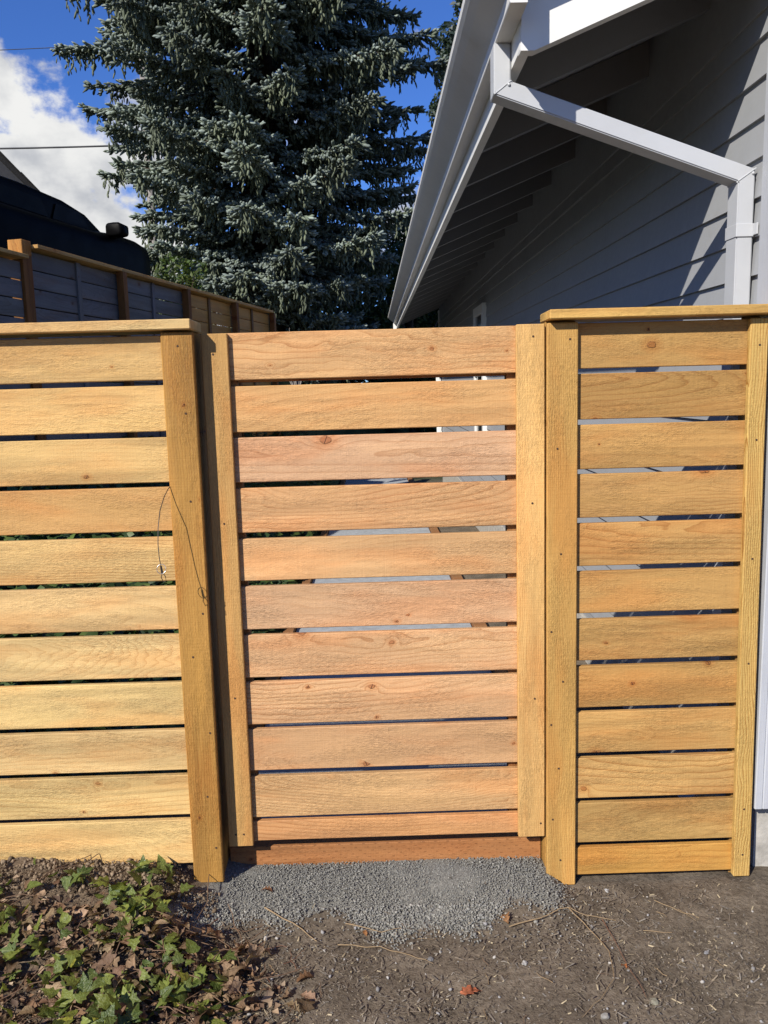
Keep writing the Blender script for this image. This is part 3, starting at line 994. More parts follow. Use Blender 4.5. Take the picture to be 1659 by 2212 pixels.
mr = loft('side_mirror', [(.02, -.12, .05, 1.38, 1.49), (.03, -.15, .06, 1.36, 1.515), (.20, -.14, .06, 1.37, 1.51), (.22, -.12, .05, 1.38, 1.49)], M_CARPAINT, CR, 14, 4)
loft('side_mirror', [(.02, 1.95, 2.10, 1.40, 1.47), (.05, 1.93, 2.15, 1.385, 1.53), (.16, 1.93, 2.15, 1.39, 1.53), (.22, 1.97, 2.10, 1.41, 1.50)], M_CARPAINT, CR, 14, 4)
for (x, y) in ((-2.6, .02), (.25, .02), (-2.6, 1.68), (.25, 1.68)):
    bm = bmesh.new()
    bmesh.ops.create_cone(bm, cap_ends=True, segments=24, radius1=.34, radius2=.34, depth=.2, matrix=Matrix.Rotation(math.pi / 2, 4, 'X'))
    me = bpy.data.meshes.new('wheel'); bm.to_mesh(me); bm.free(); me.materials.append(M_RUBBER)
    w = obj('wheel', me, CR, (x, y + .1, .36))
    bm = bmesh.new()
    bmesh.ops.create_cone(bm, cap_ends=True, segments=20, radius1=.22, radius2=.20, depth=.225, matrix=Matrix.Rotation(math.pi / 2, 4, 'X'))
    me = bpy.data.meshes.new('rim'); bm.to_mesh(me); bm.free(); me.materials.append(M_RIM)
    obj('rim', me, w)

# ------------------------------------------------------------------ neighbour's house
NA = math.radians(34)
ex_, NS = 4.2, 0.957                       # half span of the roof, its pitch
xa = 3.1                                   # the rake passes this point, 3.1 m right of the ridge
NH = empty('neighbour_house', (-5.338 - xa * math.cos(NA), 12.0 - xa * math.sin(NA), 1.5), (0, 0, NA))
tagp(NH, 'dark gabled house beyond the black car', 'house')
ez = 4.955 - 1.5 - NS * (ex_ - xa)
ridge = (-0.0, ez + NS * ex_)
def rk(x, off): return ridge[1] - NS * abs(x) + off
poly_extrude('wall', [(-3.6, -0.8), (3.6, -0.8), (3.6, rk(3.6, -0.35)), (0, ridge[1] - 0.35), (-3.6, rk(3.6, -0.35))], 'y', 0.45, 9.0, M_BROWN, NH)
poly_extrude('roof', [(0, ridge[1]), (ex_, ez), (ex_, ez - 0.10), (0, ridge[1] - 0.10), (-ex_, ez - 0.10), (-ex_, ez)], 'y', 0.0, 9.4, M_ROOFDK, NH)
poly_extrude('rake_board', [(0, ridge[1] - 0.102), (ex_ - .02, ez - 0.085), (ex_ - .02, ez - 0.36), (0, ridge[1] - 0.36)], 'y', 0.02, 0.06, M_FASCIAG, NH)
poly_extrude('rake_board', [(0, ridge[1] - 0.102), (-ex_ + .02, ez - 0.085), (-ex_ + .02, ez - 0.36), (0, ridge[1] - 0.36)], 'y', 0.02, 0.06, M_FASCIAG, NH)
for k in range(14):
    x0 = 0.3 * k
    poly_extrude('shingle_edge', [(x0, rk(x0, 0.035)), (x0 + .29, rk(x0 + .29, 0.018)), (x0 + .29, rk(x0 + .29, 0.001)), (x0, rk(x0, 0.001))], 'y', -0.03, 0.5, M_ROOFDK, NH)

# ------------------------------------------------------------------ utility pole and wires
UP = empty('utility_pole', (-6.9, 25.0, 2.0))
tagp(UP, 'pale wooden utility pole half hidden behind the spruce', 'pole')
tube('shaft', [(0, 0, -0.3), (0, 0, 6), (0, 0, 11.5)], [0.16, 0.13, 0.10], M_POLE, UP, 12)
box('crossarm', -0.9, 0.9, -0.16, -0.06, 10.6, 10.72, M_POLE, UP, 0.01)


def wire(pts, rad, label):
    a, b2 = Vector(pts[0]), Vector(pts[1])
    P = []
    for k in range(17):
        t = k / 16
        p = a.lerp(b2, t)
        p.z -= pts[2] * 4 * t * (1 - t)
        P.append(tuple(p))
    o = tube('utility_wire', P, rad, M_WIRE, None, 5)
    tagp(o, label, 'wire')


wire(((-22, 25, 10.0), (-6.9, 24.95, 9.70), 0.12), 0.028, 'thick black utility wire crossing in front of the white cloud')
wire(((-22, 25, 12.62), (-6.9, 24.92, 12.70), 0.10), 0.012, 'thin utility wire high against the blue sky')
wire(((-6.9, 25.05, 9.6), (16, 26, 7.9), 0.6), 0.022, 'utility wire running from the pole past the gutter')


# ------------------------------------------------------------------ vegetation
def shoots(B, D, L, R, C):
    """needle-clad shoots: 12 verts / 20 tris each"""
    n = len(B)
    D = D / np.linalg.norm(D, axis=1, keepdims=True)
    up = np.tile(np.array([[0.21, 0.33, 0.92]]), (n, 1))
    A = np.cross(D, up); A /= np.linalg.norm(A, axis=1, keepdims=True)
    Bv = np.cross(D, A)
    V = np.zeros((n, 12, 3))
    V[:, 0] = B
    V[:, 11] = B + D * L[:, None]
    for ring, (t, rr) in enumerate(((0.30, 1.0), (0.74, 0.85))):
        for k in range(5):
            a = 2 * math.pi * (k + 0.5 * ring) / 5
            rad = R * rr * nr.uniform(0.6, 1.3, n)
            V[:, 1 + ring * 5 + k] = B + D * (L * (t + nr.uniform(-.1, .1, n)))[:, None] + (A * math.cos(a) + Bv * math.sin(a)) * rad[:, None]
    f = []
    for k in range(5):
        k2 = (k + 1) % 5
        f += [(0, 1 + k2, 1 + k), (1 + k, 1 + k2, 6 + k), (1 + k2, 6 + k2, 6 + k), (6 + k, 6 + k2, 11)]
    f = np.array(f)
    F = (f[None] + (np.arange(n) * 12)[:, None, None]).reshape(-1, 3)
    cc = np.repeat(C[:, None, :], 12, 1) * nr.uniform(0.82, 1.18, (n, 12, 1))
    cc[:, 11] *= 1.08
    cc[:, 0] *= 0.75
    return V.reshape(-1, 3), F, cc.reshape(-1, 3)


def build_spruce():
    base = Vector((-1.92, 14.0, 0.5))
    root = empty('blue_spruce', base)
    tagp(root, 'tall blue spruce with drooping silvery sprays filling the view over the gate', 'tree')
    tube('trunk', [(0, 0, -0.6), (0.03, 0, 3), (-0.03, 0.05, 8), (0, 0, 13), (0, 0, 17)], [0.36, 0.31, 0.22, 0.11, 0.02], M_BARK, root, 14)
    prof_z = np.array([1.4, 2.6, 3.4, 4.0, 5.2, 7.2, 9.0, 11.0, 14.0, 17.0])
    prof_r = np.array([1.3, 1.75, 2.05, 2.3, 2.75, 3.2, 3.45, 3.2, 1.9, 0.3])
    Bs, Ds, Ls, Rs, Cs = [], [], [], [], []
    twV, twF = [], []
    rn = random.Random(3)
    z = 1.7
    wi = 0
    branches = []
    while z < 16.2:
        nb = 8 if z < 11 else 6
        for k in range(nb):
            az = 2 * math.pi * (k + rn.random() * 0.75) / nb + wi * 0.77
            branches.append((z + rn.uniform(-0.2, 0.2), az))
        z += 0.33 if z < 10.8 else 0.6
        wi += 1
    camv = Vector((0 - base.x, -2.38 - base.y, 0)).normalized()
    for (zt, az) in branches:
        out = Vector((math.cos(az), math.sin(az), 0))
        facing = out.dot(camv)
        keep = 1.0 if facing > -0.25 else 0.6
        if zt > 10.6: keep *= 0.35
        Lb = float(np.interp(zt, prof_z, prof_r)) * rn.uniform(0.78, 1.10)
        side = out.cross(Vector((0, 0, 1)))
        droop = rn.uniform(0.05, 0.22) * Lb
        rise = rn.uniform(0.05, 0.30)
        sway = rn.uniform(-0.25, 0.25)

        def pt(t):
            zz_ = (zt - base.z) + droop * (1 - t) * 1.2 - droop * math.sin(t * 2.2) * 0.7 + rise * max(0, t - 0.65) * 1.6
            return out * (Lb * t) + side * (sway * t * t) + Vector((0, 0, zz_))
        axis = [pt(t) for t in np.linspace(0.02, 1.0, 9)]
        o_ = tube('b', axis, [0.035 * (1 - t) + 0.006 for t in np.linspace(0, 1, 9)], M_BARK, None, 4, link_it=False)
        n0 = sum(len(v) for v in twV)
        vv = np.empty(len(o_.vertices) * 3, np.float32); o_.vertices.foreach_get('co', vv)
        ff = np.empty(len(o_.loops), np.int32); o_.loops.foreach_get('vertex_index', ff)
        twV.append(vv.reshape(-1, 3)); twF.append(ff.reshape(-1, 4) + n0)
        bpy.data.meshes.remove(o_)
        bc = rn.uniform(0.75, 1.15)
        t = 0.20
        step = 0.075 / Lb
        dens = keep
        while t < 1.0:
            p = pt(t)
            ax = (pt(min(1, t + 0.03)) - pt(t - 0.03)).normalized()
            ll = (0.62 * (1 - t) ** 0.55 + 0.10) * rn.uniform(0.6, 1.15) * min(1, Lb / 2.2)
            for sg in (-1, 1):
                if rn.random() > dens: continue
                ld = (ax * 0.75 + side * sg * rn.uniform(0.6, 1.0) + Vector((0, 0, rn.uniform(-0.45, 0.02)))).normalized()
                ns = max(2, int(ll / 0.065))
                for q in range(ns):
                    s = (q + 0.6) / ns * ll
                    b_ = p + ld * s + Vector((0, 0, -0.22 * s * s))
                    outer = (q / ns)
                    for rep in range(2):
                        sg2 = 1 if rep else -1
                        dirv = ld * 0.8 + ax * 0.45 + side.lerp(ld, 0.3) * (sg2 * 0.5) + Vector((rn.uniform(-.35, .35), rn.uniform(-.35, .35), rn.uniform(-.75, 0.28)))
                        if q == ns - 1:
                            dirv = ld + Vector((rn.uniform(-.3, .3), rn.uniform(-.3, .3), rn.uniform(-.1, 0.65)))
                        Bs.append(b_); Ds.append(dirv)
                        Ls.append(rn.uniform(0.10, 0.18)); Rs.append(rn.uniform(0.019, 0.029))
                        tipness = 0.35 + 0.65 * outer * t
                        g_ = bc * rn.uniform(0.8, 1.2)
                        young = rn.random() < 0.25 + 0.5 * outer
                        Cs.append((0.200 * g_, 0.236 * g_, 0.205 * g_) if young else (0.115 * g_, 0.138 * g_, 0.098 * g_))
                # hanging sprays below
                if rn.random() < 0.55 * dens:
                    hb = p + ld * (ll * rn.uniform(0.1, 0.7))
                    hl = rn.uniform(0.12, 0.42)
                    nh = int(hl / 0.06) + 1
                    for q in range(nh):
                        Bs.append(hb + Vector((rn.uniform(-.03, .03), rn.uniform(-.03, .03), -q * 0.06)))
                        Ds.append(Vector((rn.uniform(-.5, .5), rn.uniform(-.5, .5), -1)))
                        Ls.append(rn.uniform(0.09, 0.16)); Rs.append(rn.uniform(0.014, 0.022))
                        g_ = bc * rn.uniform(0.75, 1.15)
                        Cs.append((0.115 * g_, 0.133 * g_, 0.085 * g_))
            t += step
        # leading tip shoots
        for q in range(4):
            Bs.append(pt(0.97)); Ds.append(out + Vector((rn.uniform(-.4, .4), rn.uniform(-.4, .4), rn.uniform(0, .6))))
            Ls.append(rn.uniform(.1, .18)); Rs.append(rn.uniform(.018, .026)); Cs.append((0.21, 0.245, 0.21))
    B = np.array([tuple(v) for v in Bs]); D = np.array([tuple(v) for v in Ds])
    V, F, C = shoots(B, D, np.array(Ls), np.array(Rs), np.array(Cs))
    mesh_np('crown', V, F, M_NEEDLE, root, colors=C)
    mesh_np('branch_wood', np.concatenate(twV), np.concatenate(twF), M_BARK, root)
    print('spruce shoots', len(B), 'tris', len(F))


build_spruce()


def leaf_cloud(n, centers, radii, size, cols, flat=0.3, seed=1):
    r_ = np.random.default_rng(seed)
    w = np.array([a[0] * a[1] + a[0] * a[2] for a in radii]); w /= w.sum()
    ci = r_.choice(len(centers), n, p=w)
    d = r_.normal(size=(n, 3)); d /= np.linalg.norm(d, axis=1, keepdims=True)
    rad = r_.uniform(0.45, 1.05, n) ** 0.6
    P = np.array(centers)[ci] + d * rad[:, None] * np.array(radii)[ci]
    nrm = d * 0.5 + r_.normal(size=(n, 3)) * 0.6 + np.array([0, 0, flat])
    nrm /= np.linalg.norm(nrm, axis=1, keepdims=True)
    t = np.cross(nrm, r_.normal(size=(n, 3))); t /= np.linalg.norm(t, axis=1, keepdims=True)
    bt = np.cross(nrm, t)
    s = size * r_.uniform(0.6, 1.35, n)
    V = np.zeros((n, 4, 3))
    V[:, 0] = P - t * s[:, None]
    V[:, 1] = P - bt * (s * 0.5)[:, None] + nrm * (s * .12)[:, None]
    V[:, 2] = P + t * s[:, None]
    V[:, 3] = P + bt * (s * 0.5)[:, None] + nrm * (s * .12)[:, None]
    F = (np.array([[0, 1, 2], [0, 2, 3]])[None] + (np.arange(n) * 4)[:, None, None]).reshape(-1, 3)
    cs = np.array(cols)[r_.integers(0, len(cols), n)] * r_.uniform(0.7, 1.3, (n, 1))
    return V.reshape(-1, 3), F, np.repeat(cs, 4, 0)


def broad_tree(name, label, base, h, spread, n, size, cols, seed, trunk_r=0.14, low=0.25, nclump=16, cat='tree', group=None):
    rr = random.Random(seed)
    root = empty(name, base)
    tagp(root, label, cat, group)
    cs, rs = [], []
    limbs = []
    for k in range(nclump):
        zf = low + (1 - low) * rr.random()
        a = rr.uniform(0, 6.28)
        w = spread * (math.sin(math.pi * min(1, max(0.05, (zf - low * 0.6) / (1.05 - low * 0.6)))) ** 0.7) * rr.uniform(0.35, 0.9)
        c = Vector((math.cos(a) * w, math.sin(a) * w, zf * h))
        cs.append(tuple(c))
        q = spread * rr.uniform(0.26, 0.48)
        rs.append((q, q, q * 0.75))
        limbs.append(c)
    V, F, C = leaf_cloud(n, cs, rs, size, cols, seed=seed)
    mesh_np('crown', V, F, M_LEAF, root, colors=C)
    # trunk with limbs as one mesh
    Vs, Fs, off = [], [], 0
    def add(pts, rads):
        nonlocal off
        me = tube('t', pts, rads, M_BARK, None, 7, link_it=False)
        vv = np.empty(len(me.vertices) * 3, np.float32); me.vertices.foreach_get('co', vv)
        ff = np.empty(len(me.loops), np.int32); me.loops.foreach_get('vertex_index', ff)
        Vs.append(vv.reshape(-1, 3)); Fs.append(ff.reshape(-1, 4) + off); off += len(me.vertices)
        bpy.data.meshes.remove(me)
    add([(0, 0, -0.3), (0.05, 0, h * .3), (-.03, .05, h * .6), (0, 0, h * .9)], [trunk_r, trunk_r * .8, trunk_r * .5, trunk_r * .12])
    for c in limbs:
        z0 = max(0.1, c.z * 0.6)
        add([(0, 0, z0), tuple(c * 0.5 + Vector((0, 0, z0 * 0.45))), tuple(c)], [trunk_r * .35, trunk_r * .22, trunk_r * .06])
    mesh_np('trunk', np.concatenate(Vs), np.concatenate(Fs), M_BARK, root, smooth=True)
    return root


G1 = [(0.050, 0.070, 0.018), (0.038, 0.058, 0.016), (0.07, 0.085, 0.024)]
G2 = [(0.020, 0.034, 0.014), (0.028, 0.042, 0.016), (0.016, 0.026, 0.012)]
G3 = [(0.10, 0.13, 0.03), (0.07, 0.11, 0.03), (0.05, 0.08, 0.02)]
broad_tree('deciduous_tree', 'small-leaved yellow-green tree between the spruce and the white gutter', (1.05, 19.5, 0), 6.3, 1.5, 15000, 0.075, G1, 21, 0.13, 0.15, 22)
broad_tree('deciduous_tree', 'dark leafy tree seen under the far end of the eave', (2.6, 24.0, 0), 6.2, 2.3, 9000, 0.10, G2, 22, 0.16, 0.1, 20)
broad_tree('deciduous_tree', 'tall dark tree showing its top against the sky above the gutter', (4.15, 27.0, 0), 15.0, 2.0, 24000, 0.12, [(0.045, 0.065, 0.05), (0.035, 0.052, 0.04)], 23, 0.2, 0.2, 60)
broad_tree('deciduous_tree', 'dense dark tree closing the view behind the spruce trunk', (-1.2, 23.0, 0), 6.8, 3.4, 14000, 0.11, G2, 24, 0.2, 0.05, 28)
broad_tree('deciduous_tree', 'dark tree behind the end of the slatted boundary fence', (-5.0, 24.0, 1.0), 4.6, 3.0, 9000, 0.11, G2, 25, 0.2, 0.05, 24)
broad_tree('leafy_shrub', 'bright green shrub behind the bare wood part of the boundary fence', (-2.65, 9.6, 1.9), 1.55, 0.62, 2600, 0.035, G3, 26, 0.03, 0.1, 14, cat='shrub')

# dead twig bundle at the end of the boundary fence
DT = empty('dead_twigs', (-1.18, 10.6, 1.6))
tagp(DT, 'bundle of bare grey twigs at the end of the boundary fence', 'twigs')
rt = random.Random(8)
for k in range(16):
    a = rt.uniform(-1.2, 1.2)
    e = Vector((math.sin(a) * rt.uniform(.2, .55), rt.uniform(-.2, .2), rt.uniform(.65, 1.05)))
    tube('twig', [(0, 0, 0), tuple(e * 0.5 + Vector((rt.uniform(-.06, .06), 0, .04))), tuple(e)], [.012, .008, .003], M_POLE, DT, 4)

# ivy on the bank behind the fence (ground cover)
def ivy_bank():
    r_ = np.random.default_rng(4)
    n = 15000
    y = 0.5 + 10.5 * r_.random(n) ** 1.4
    x = -0.66 - r_.random(n) * 2.9
    linex = P1[0] + (y - P1[1]) * math.tan(TH)
    ok = x > linex + 0.02
    x, y = x[ok], y[ok]
    n = len(x)
    z = height(x, y) + r_.uniform(0.0, 0.17, n) ** 1.0
    P = np.stack([x, y, z], -1)
    nrm = np.stack([r_.normal(0.15, .45, n), r_.normal(-.35, .45, n), np.ones(n)], -1); nrm /= np.linalg.norm(nrm, axis=1, keepdims=True)
    t = np.cross(nrm, r_.normal(size=(n, 3))); t /= np.linalg.norm(t, axis=1, keepdims=True)
    bt = np.cross(nrm, t)
    s = r_.uniform(0.028, 0.055, n)
    V = np.zeros((n, 5, 3))
    V[:, 0] = P - t * (s * .7)[:, None]
    V[:, 1] = P - bt * (s * .8)[:, None] - nrm * (s * .15)[:, None]
    V[:, 2] = P + t * s[:, None]
    V[:, 3] = P + bt * (s * .8)[:, None] - nrm * (s * .15)[:, None]
    V[:, 4] = P
    F = (np.array([[0, 1, 4], [1, 2, 4], [2, 3, 4], [3, 0, 4]])[None] + (np.arange(n) * 5)[:, None, None]).reshape(-1, 3)
    cols = np.array([(0.05, 0.085, 0.022), (0.032, 0.060, 0.018), (0.085, 0.125, 0.03), (0.02, 0.04, 0.014)])
    C = np.repeat(cols[r_.integers(0, 4, n)] * r_.uniform(.75, 1.25, (n, 1)), 5, 0)
    o = mesh_np('ivy_ground_cover', V.reshape(-1, 3), F, M_LEAF, colors=C)
    tagp(o, 'green ivy covering the bank behind the fence', 'ivy', kind='stuff')


ivy_bank()

# ------------------------------------------------------------------ ground litter
ICO_V, ICO_F = None, None


def ico():
    global ICO_V, ICO_F
    if ICO_V is None:
        bm = bmesh.new()
        bmesh.ops.create_icosphere(bm, subdivisions=1, radius=1.0)
        ICO_V = np.array([tuple(v.co) for v in bm.verts])
        ICO_F = np.array([[v.index for v in f.verts] for f in bm.faces])
        bm.free()
    return ICO_V, ICO_F


def rand_rot(n, r_):
    q = r_.normal(size=(n, 4)); q /= np.linalg.norm(q, axis=1, keepdims=True)
    w, x, y, z = q.T
    return np.stack([np.stack([1 - 2 * (y * y + z * z), 2 * (x * y - z * w), 2 * (x * z + y * w)], -1),
                     np.stack([2 * (x * y + z * w), 1 - 2 * (x * x + z * z), 2 * (y * z - x * w)], -1),
                     np.stack([2 * (x * z - y * w), 2 * (y * z + x * w), 1 - 2 * (x * x + y * y)], -1)], -2)


def lumps(name, P, S, C, mat, r_, aspect=(1, .8, .6), jag=0.25):
    V0, F0 = ico()
    n = len(P)
    V = V0[None] * r_.uniform(1 - jag, 1 + jag, (n, len(V0), 1)) * np.array(aspect) * S[:, None, None]
    V = np.einsum('nij,nkj->nki', rand_rot(n, r_), V) + P[:, None]
    F = (F0[None] + (np.arange(n) * len(V0))[:, None, None]).reshape(-1, 3)
    return mesh_np(name, V.reshape(-1, 3), F, mat, colors=np.repeat(C, len(V0), 0))


def gravel():
    r_ = np.random.default_rng(9)
    n = 30000
    x = r_.uniform(-0.60, 0.66, n)
    y = r_.uniform(-0.31, 0.063, n)
    wob = 0.05 * np.sin(x * 9.0 + 0.7) + 0.03 * np.sin(x * 23.0 + 2)
    pr = sst(-0.60, -0.47, x + 0.6 * np.clip(-y - 0.05, 0, 1)) * (1 - sst(0.44, 0.58, x - 0.45 * np.clip(-y - 0.02, 0, 1) + 0.9 * np.clip(-y - 0.08, 0, 1))) * sst(-0.26, -0.135, y + wob)
    ok = (r_.random(n) < pr * 0.95 + 0.012)
    inpost = (x > -0.592) & (x < -0.484) & (y > -0.088)
    inpost |= (x > 0.493) & (y > -0.033)
    ok &= ~inpost
    x, y = x[ok], y[ok]
    S = r_.uniform(0.0012, 0.0029, len(x)) * np.where(r_.random(len(x)) < 0.05, 1.6, 1)
    S *= np.where(y < -0.14, 1.45, 1.0)
    z = height(x, y) + 0.0055 * r_.random(len(x)) + 0.0006
    c = np.array([(0.190, 0.185, 0.164), (0.215, 0.208, 0.182), (0.165, 0.161, 0.146), (0.245, 0.236, 0.205)])[r_.integers(0, 4, len(x))] * r_.uniform(.8, 1.2, (len(x), 1))
    o = lumps('gravel', np.stack([x, y, z], -1), S, c, M_STONE, r_)
    tagp(o, 'blue-grey crushed gravel ramp in front of the gate', 'gravel', kind='stuff')


gravel()


def clods():
    r_ = np.random.default_rng(10)
    n = 11000
    x = r_.uniform(-1.38, -0.50, n)
    y = r_.uniform(-0.24, -0.04, n)
    ok = r_.random(n) < sst(-0.25, -0.12, y)
    ok &= ~((x > -0.595) & (y > -0.10))
    x, y = x[ok], y[ok]
    S = 0.0011 + 0.0075 * r_.random(len(x)) ** 11
    z = height(x, y) + 0.004 + S * 0.3 + 0.006 * r_.random(len(x))
    c = np.array([(0.18, 0.132, 0.084), (0.14, 0.10, 0.062), (0.215, 0.16, 0.105)])[r_.integers(0, 3, len(x))] * r_.uniform(.8, 1.2, (len(x), 1))
    o = lumps('soil_clods', np.stack([x, y, z], -1), S, c, M_STONE, r_, (1, .85, .7), 0.48)
    tagp(o, 'crumbly brown soil clods heaped under the pale fence boards', 'soil', kind='stuff')


clods()


def chips():
    r_ = np.random.default_rng(12)
    n = 26000
    x = r_.uniform(-0.95, 1.25, n)
    y = r_.uniform(-0.85, -0.01, n)
    g_ = sst(-0.60, -0.47, x + 0.6 * np.clip(-y - 0.05, 0, 1)) * (1 - sst(0.50, 0.62, x)) * sst(-0.25, -0.17, y)
    dens = 0.35 + 0.65 * np.clip(np.sin(x * 5 + y * 7) * 0.5 + np.sin(x * 13.0 - y * 9) * .4 + .5, 0, 1)
    ok = (r_.random(n) < (1 - g_ * 0.97) * dens)
    ok &= ~((y > -0.035) & (x > 0.49))
    ok &= ~((x < -0.48) & (y > -0.25))
    x, y = x[ok], y[ok]
    n = len(x)
    L = 0.0022 + 0.0125 * r_.random(n) ** 4
    W = np.minimum(L * 0.5, r_.uniform(0.0008, 0.0026, n))
    z = height(x, y) + 0.003 + r_.random(n) * 0.005
    a = r_.uniform(0, math.pi, n)
    tilt = r_.normal(0, .22, n)
    t = np.stack([np.cos(a), np.sin(a), np.sin(tilt)], -1)
    b = np.stack([-np.sin(a), np.cos(a), r_.normal(0, .25, n)], -1)
    P = np.stack([x, y, z], -1)
    h = np.array([0, 0, 1.0]) * (W * 0.7)[:, None]
    V = np.zeros((n, 6, 3))
    V[:, 0] = P - t * L[:, None] - b * (W * .6)[:, None]
    V[:, 1] = P + t * (L * .8)[:, None] - b * W[:, None]
    V[:, 2] = P + t * L[:, None] + b * (W * .5)[:, None]
    V[:, 3] = P - t * (L * .9)[:, None] + b * W[:, None]
    V[:, 4] = P - t * (L * .6)[:, None] + h
    V[:, 5] = P + t * (L * .6)[:, None] + h
    F = (np.array([[0, 1, 5], [0, 5, 4], [1, 2, 5], [2, 3, 4], [2, 4, 5], [3, 0, 4]])[None] + (np.arange(n) * 6)[:, None, None]).reshape(-1, 3)
    cols = np.array([(0.125, 0.10, 0.074), (0.095, 0.076, 0.058), (0.17, 0.138, 0.10), (0.15, 0.132, 0.11), (0.34, 0.28, 0.18), (0.22, 0.195, 0.16)])
    pick = r_.choice(6, n, p=[.30, .26, .18, .12, .06, .08])
    C = np.repeat(cols[pick] * r_.uniform(.75, 1.25, (n, 1)), 6, 0)
    o = mesh_np('bark_chips', V.reshape(-1, 3), F, M_CHIP, colors=C)
    tagp(o, 'fine bark chips and debris strewn over the brown dirt', 'bark chips', kind='stuff')
    m = 420
    x = r_.uniform(-0.5, 1.2, m); y = r_.uniform(-0.8, -0.1, m)
    S = 0.002 + 0.006 * r_.random(m) ** 3
    z = height(x, y) + S * 0.6
    c = np.array([(0.25, 0.24, 0.23), (0.17, 0.16, 0.15), (0.33, 0.31, 0.28)])[r_.integers(0, 3, m)]
    o = lumps('pebbles', np.stack([x, y, z], -1), S, c, M_STONE, r_)
    tagp(o, 'small pale pebbles scattered on the brown dirt', 'pebbles', kind='stuff')


chips()


# --- leaves
def leaf_mesh(name, outline, mat, fold=0.18, curl=0.0, seed=0, jit=0.0):
    """outline: right-hand half of the leaf from base to tip, unit length along +X"""
    rr = random.Random(seed)
    up = [(x, y) for x, y in outline]
    V, F = [], []
    mid = [(x, 0) for x, _ in up]
    def zc(x, y): return fold * abs(y) - curl * (x - 0.4) ** 2 * 1.6 + (rr.uniform(-jit, jit) if jit else 0)
    for (x, y) in mid: V.append((x, 0, zc(x, 0)))
    nU = len(up)
    for (x, y) in up: V.append((x, y, zc(x, y)))
    for (x, y) in up: V.append((x, -y, zc(x, y)))
    for i in range(nU - 1):
        F.append((i, i + 1, nU + i + 1)); F.append((i, nU + i + 1, nU + i))
        F.append((i + 1, i, 2 * nU + i)); F.append((i + 1, 2 * nU + i, 2 * nU + i + 1))
    me = mesh_np(name, V, F, mat, link_it=False, smooth=False)
    return me


def leaf_mat(name, colA, colB, vein, rough, transl, spec):
    m, g, b = new_mat(name)
    p = g.node('ShaderNodeTexCoord').outputs['Object']
    oi = g.node('ShaderNodeObjectInfo')
    x, y, z = g.sep(p)
    n = g.noise(g.vm('ADD', p, g.comb(g.m('MULTIPLY', oi.outputs['Random'], 30.0), 0.0, 0.0)), 4.0, 4, 0.6)
    c = g.mix(oi.outputs['Random'], colA, colB)
    c = g.vm('MULTIPLY', c, oi.outputs['Color'])
    v = g.lin(n, 0.3, 0.7, 0.72, 1.25)
    c = g.vm('MULTIPLY', c, g.comb(v, v, v))
    ay = g.m('ABSOLUTE', y)
    w1 = g.ss(ay, 0.035, 0.010)
    w2 = g.ss(g.m('ABSOLUTE', g.m('SUBTRACT', ay, g.m('MULTIPLY', x, 0.75))), 0.028, 0.006)
    w3 = g.ss(g.m('ABSOLUTE', g.m('SUBTRACT', g.m('FRACT', g.m('ADD', g.m('MULTIPLY', x, 5.0), g.m('MULTIPLY', ay, -4.0))), 0.5)), 0.08, 0.02)
    c = g.mix(g.m('MULTIPLY', g.m('MAXIMUM', g.m('MAXIMUM', w1, w2), g.m('MULTIPLY', w3, 0.45)), 0.55), c, vein)
    g.put(b.inputs['Base Color'], c)
    b.inputs['Roughness'].default_value = rough
    b.inputs['Specular IOR Level'].default_value = spec
    g.put(b.inputs['Normal'], g.bump(n, 0.3, 0.05))
    tr = g.node('ShaderNodeBsdfTranslucent')
    g.put(tr.inputs['Color'], g.vm('MULTIPLY', c, (1.3, 1.4, 0.6)))
    mx = g.node('ShaderNodeMixShader')
    mx.inputs[0].default_value = transl
    g.l.new(b.outputs[0], mx.inputs[1]); g.l.new(tr.outputs[0], mx.inputs[2])
    g.l.new(mx.outputs[0], m.node_tree.nodes['Material Output'].inputs[0])
    return m


M_IVY = leaf_mat('ivy_leaf', (0.046, 0.074, 0.016, 1), (0.185, 0.215, 0.046, 1), (0.18, 0.21, 0.07, 1), 0.40, 0.25, 0.38)
M_DEAD = leaf_mat('dead_leaf', (0.12, 0.072, 0.038, 1), (0.31, 0.225, 0.135, 1), (0.13, 0.07, 0.035, 1), 0.7, 0.18, 0.25)
IVY = [(-0.02, 0.0), (-0.10, 0.22), (0.02, 0.52), (0.20, 0.30), (0.42, 0.44), (0.50, 0.22), (0.78, 0.10), (1.0, 0.0)]
IVY2 = [(-0.02, 0.0), (-0.05, 0.25), (0.10, 0.42), (0.28, 0.30), (0.48, 0.28), (0.75, 0.13), (1.0, 0.0)]
OAK = [(-0.05, 0.0), (0.08, 0.10), (0.18, 0.24), (0.27, 0.14), (0.40, 0.32), (0.50, 0.17), (0.64, 0.30), (0.74, 0.14), (0.88, 0.14), (1.0, 0.0)]
OVAL = [(-0.03, 0.0), (0.12, 0.16), (0.35, 0.27), (0.6, 0.25), (0.82, 0.13), (1.0, 0.0)]
MAPLE = [(-0.04, 0.0), (-0.14, 0.18), (0.02, 0.30), (0.02, 0.58), (0.22, 0.36), (0.34, 0.60), (0.50, 0.56), (0.50, 0.24), (0.70, 0.30), (0.76, 0.12), (1.0, 0.0)]
ivy_m = [leaf_mesh('ivy_leaf', IVY, M_IVY, 0.16, 0.1, 1, .015), leaf_mesh('ivy_leaf', IVY2, M_IVY, 0.24, 0.2, 2, .015), leaf_mesh('ivy_leaf', IVY, M_IVY, -0.10, 0.25, 3, .02)]
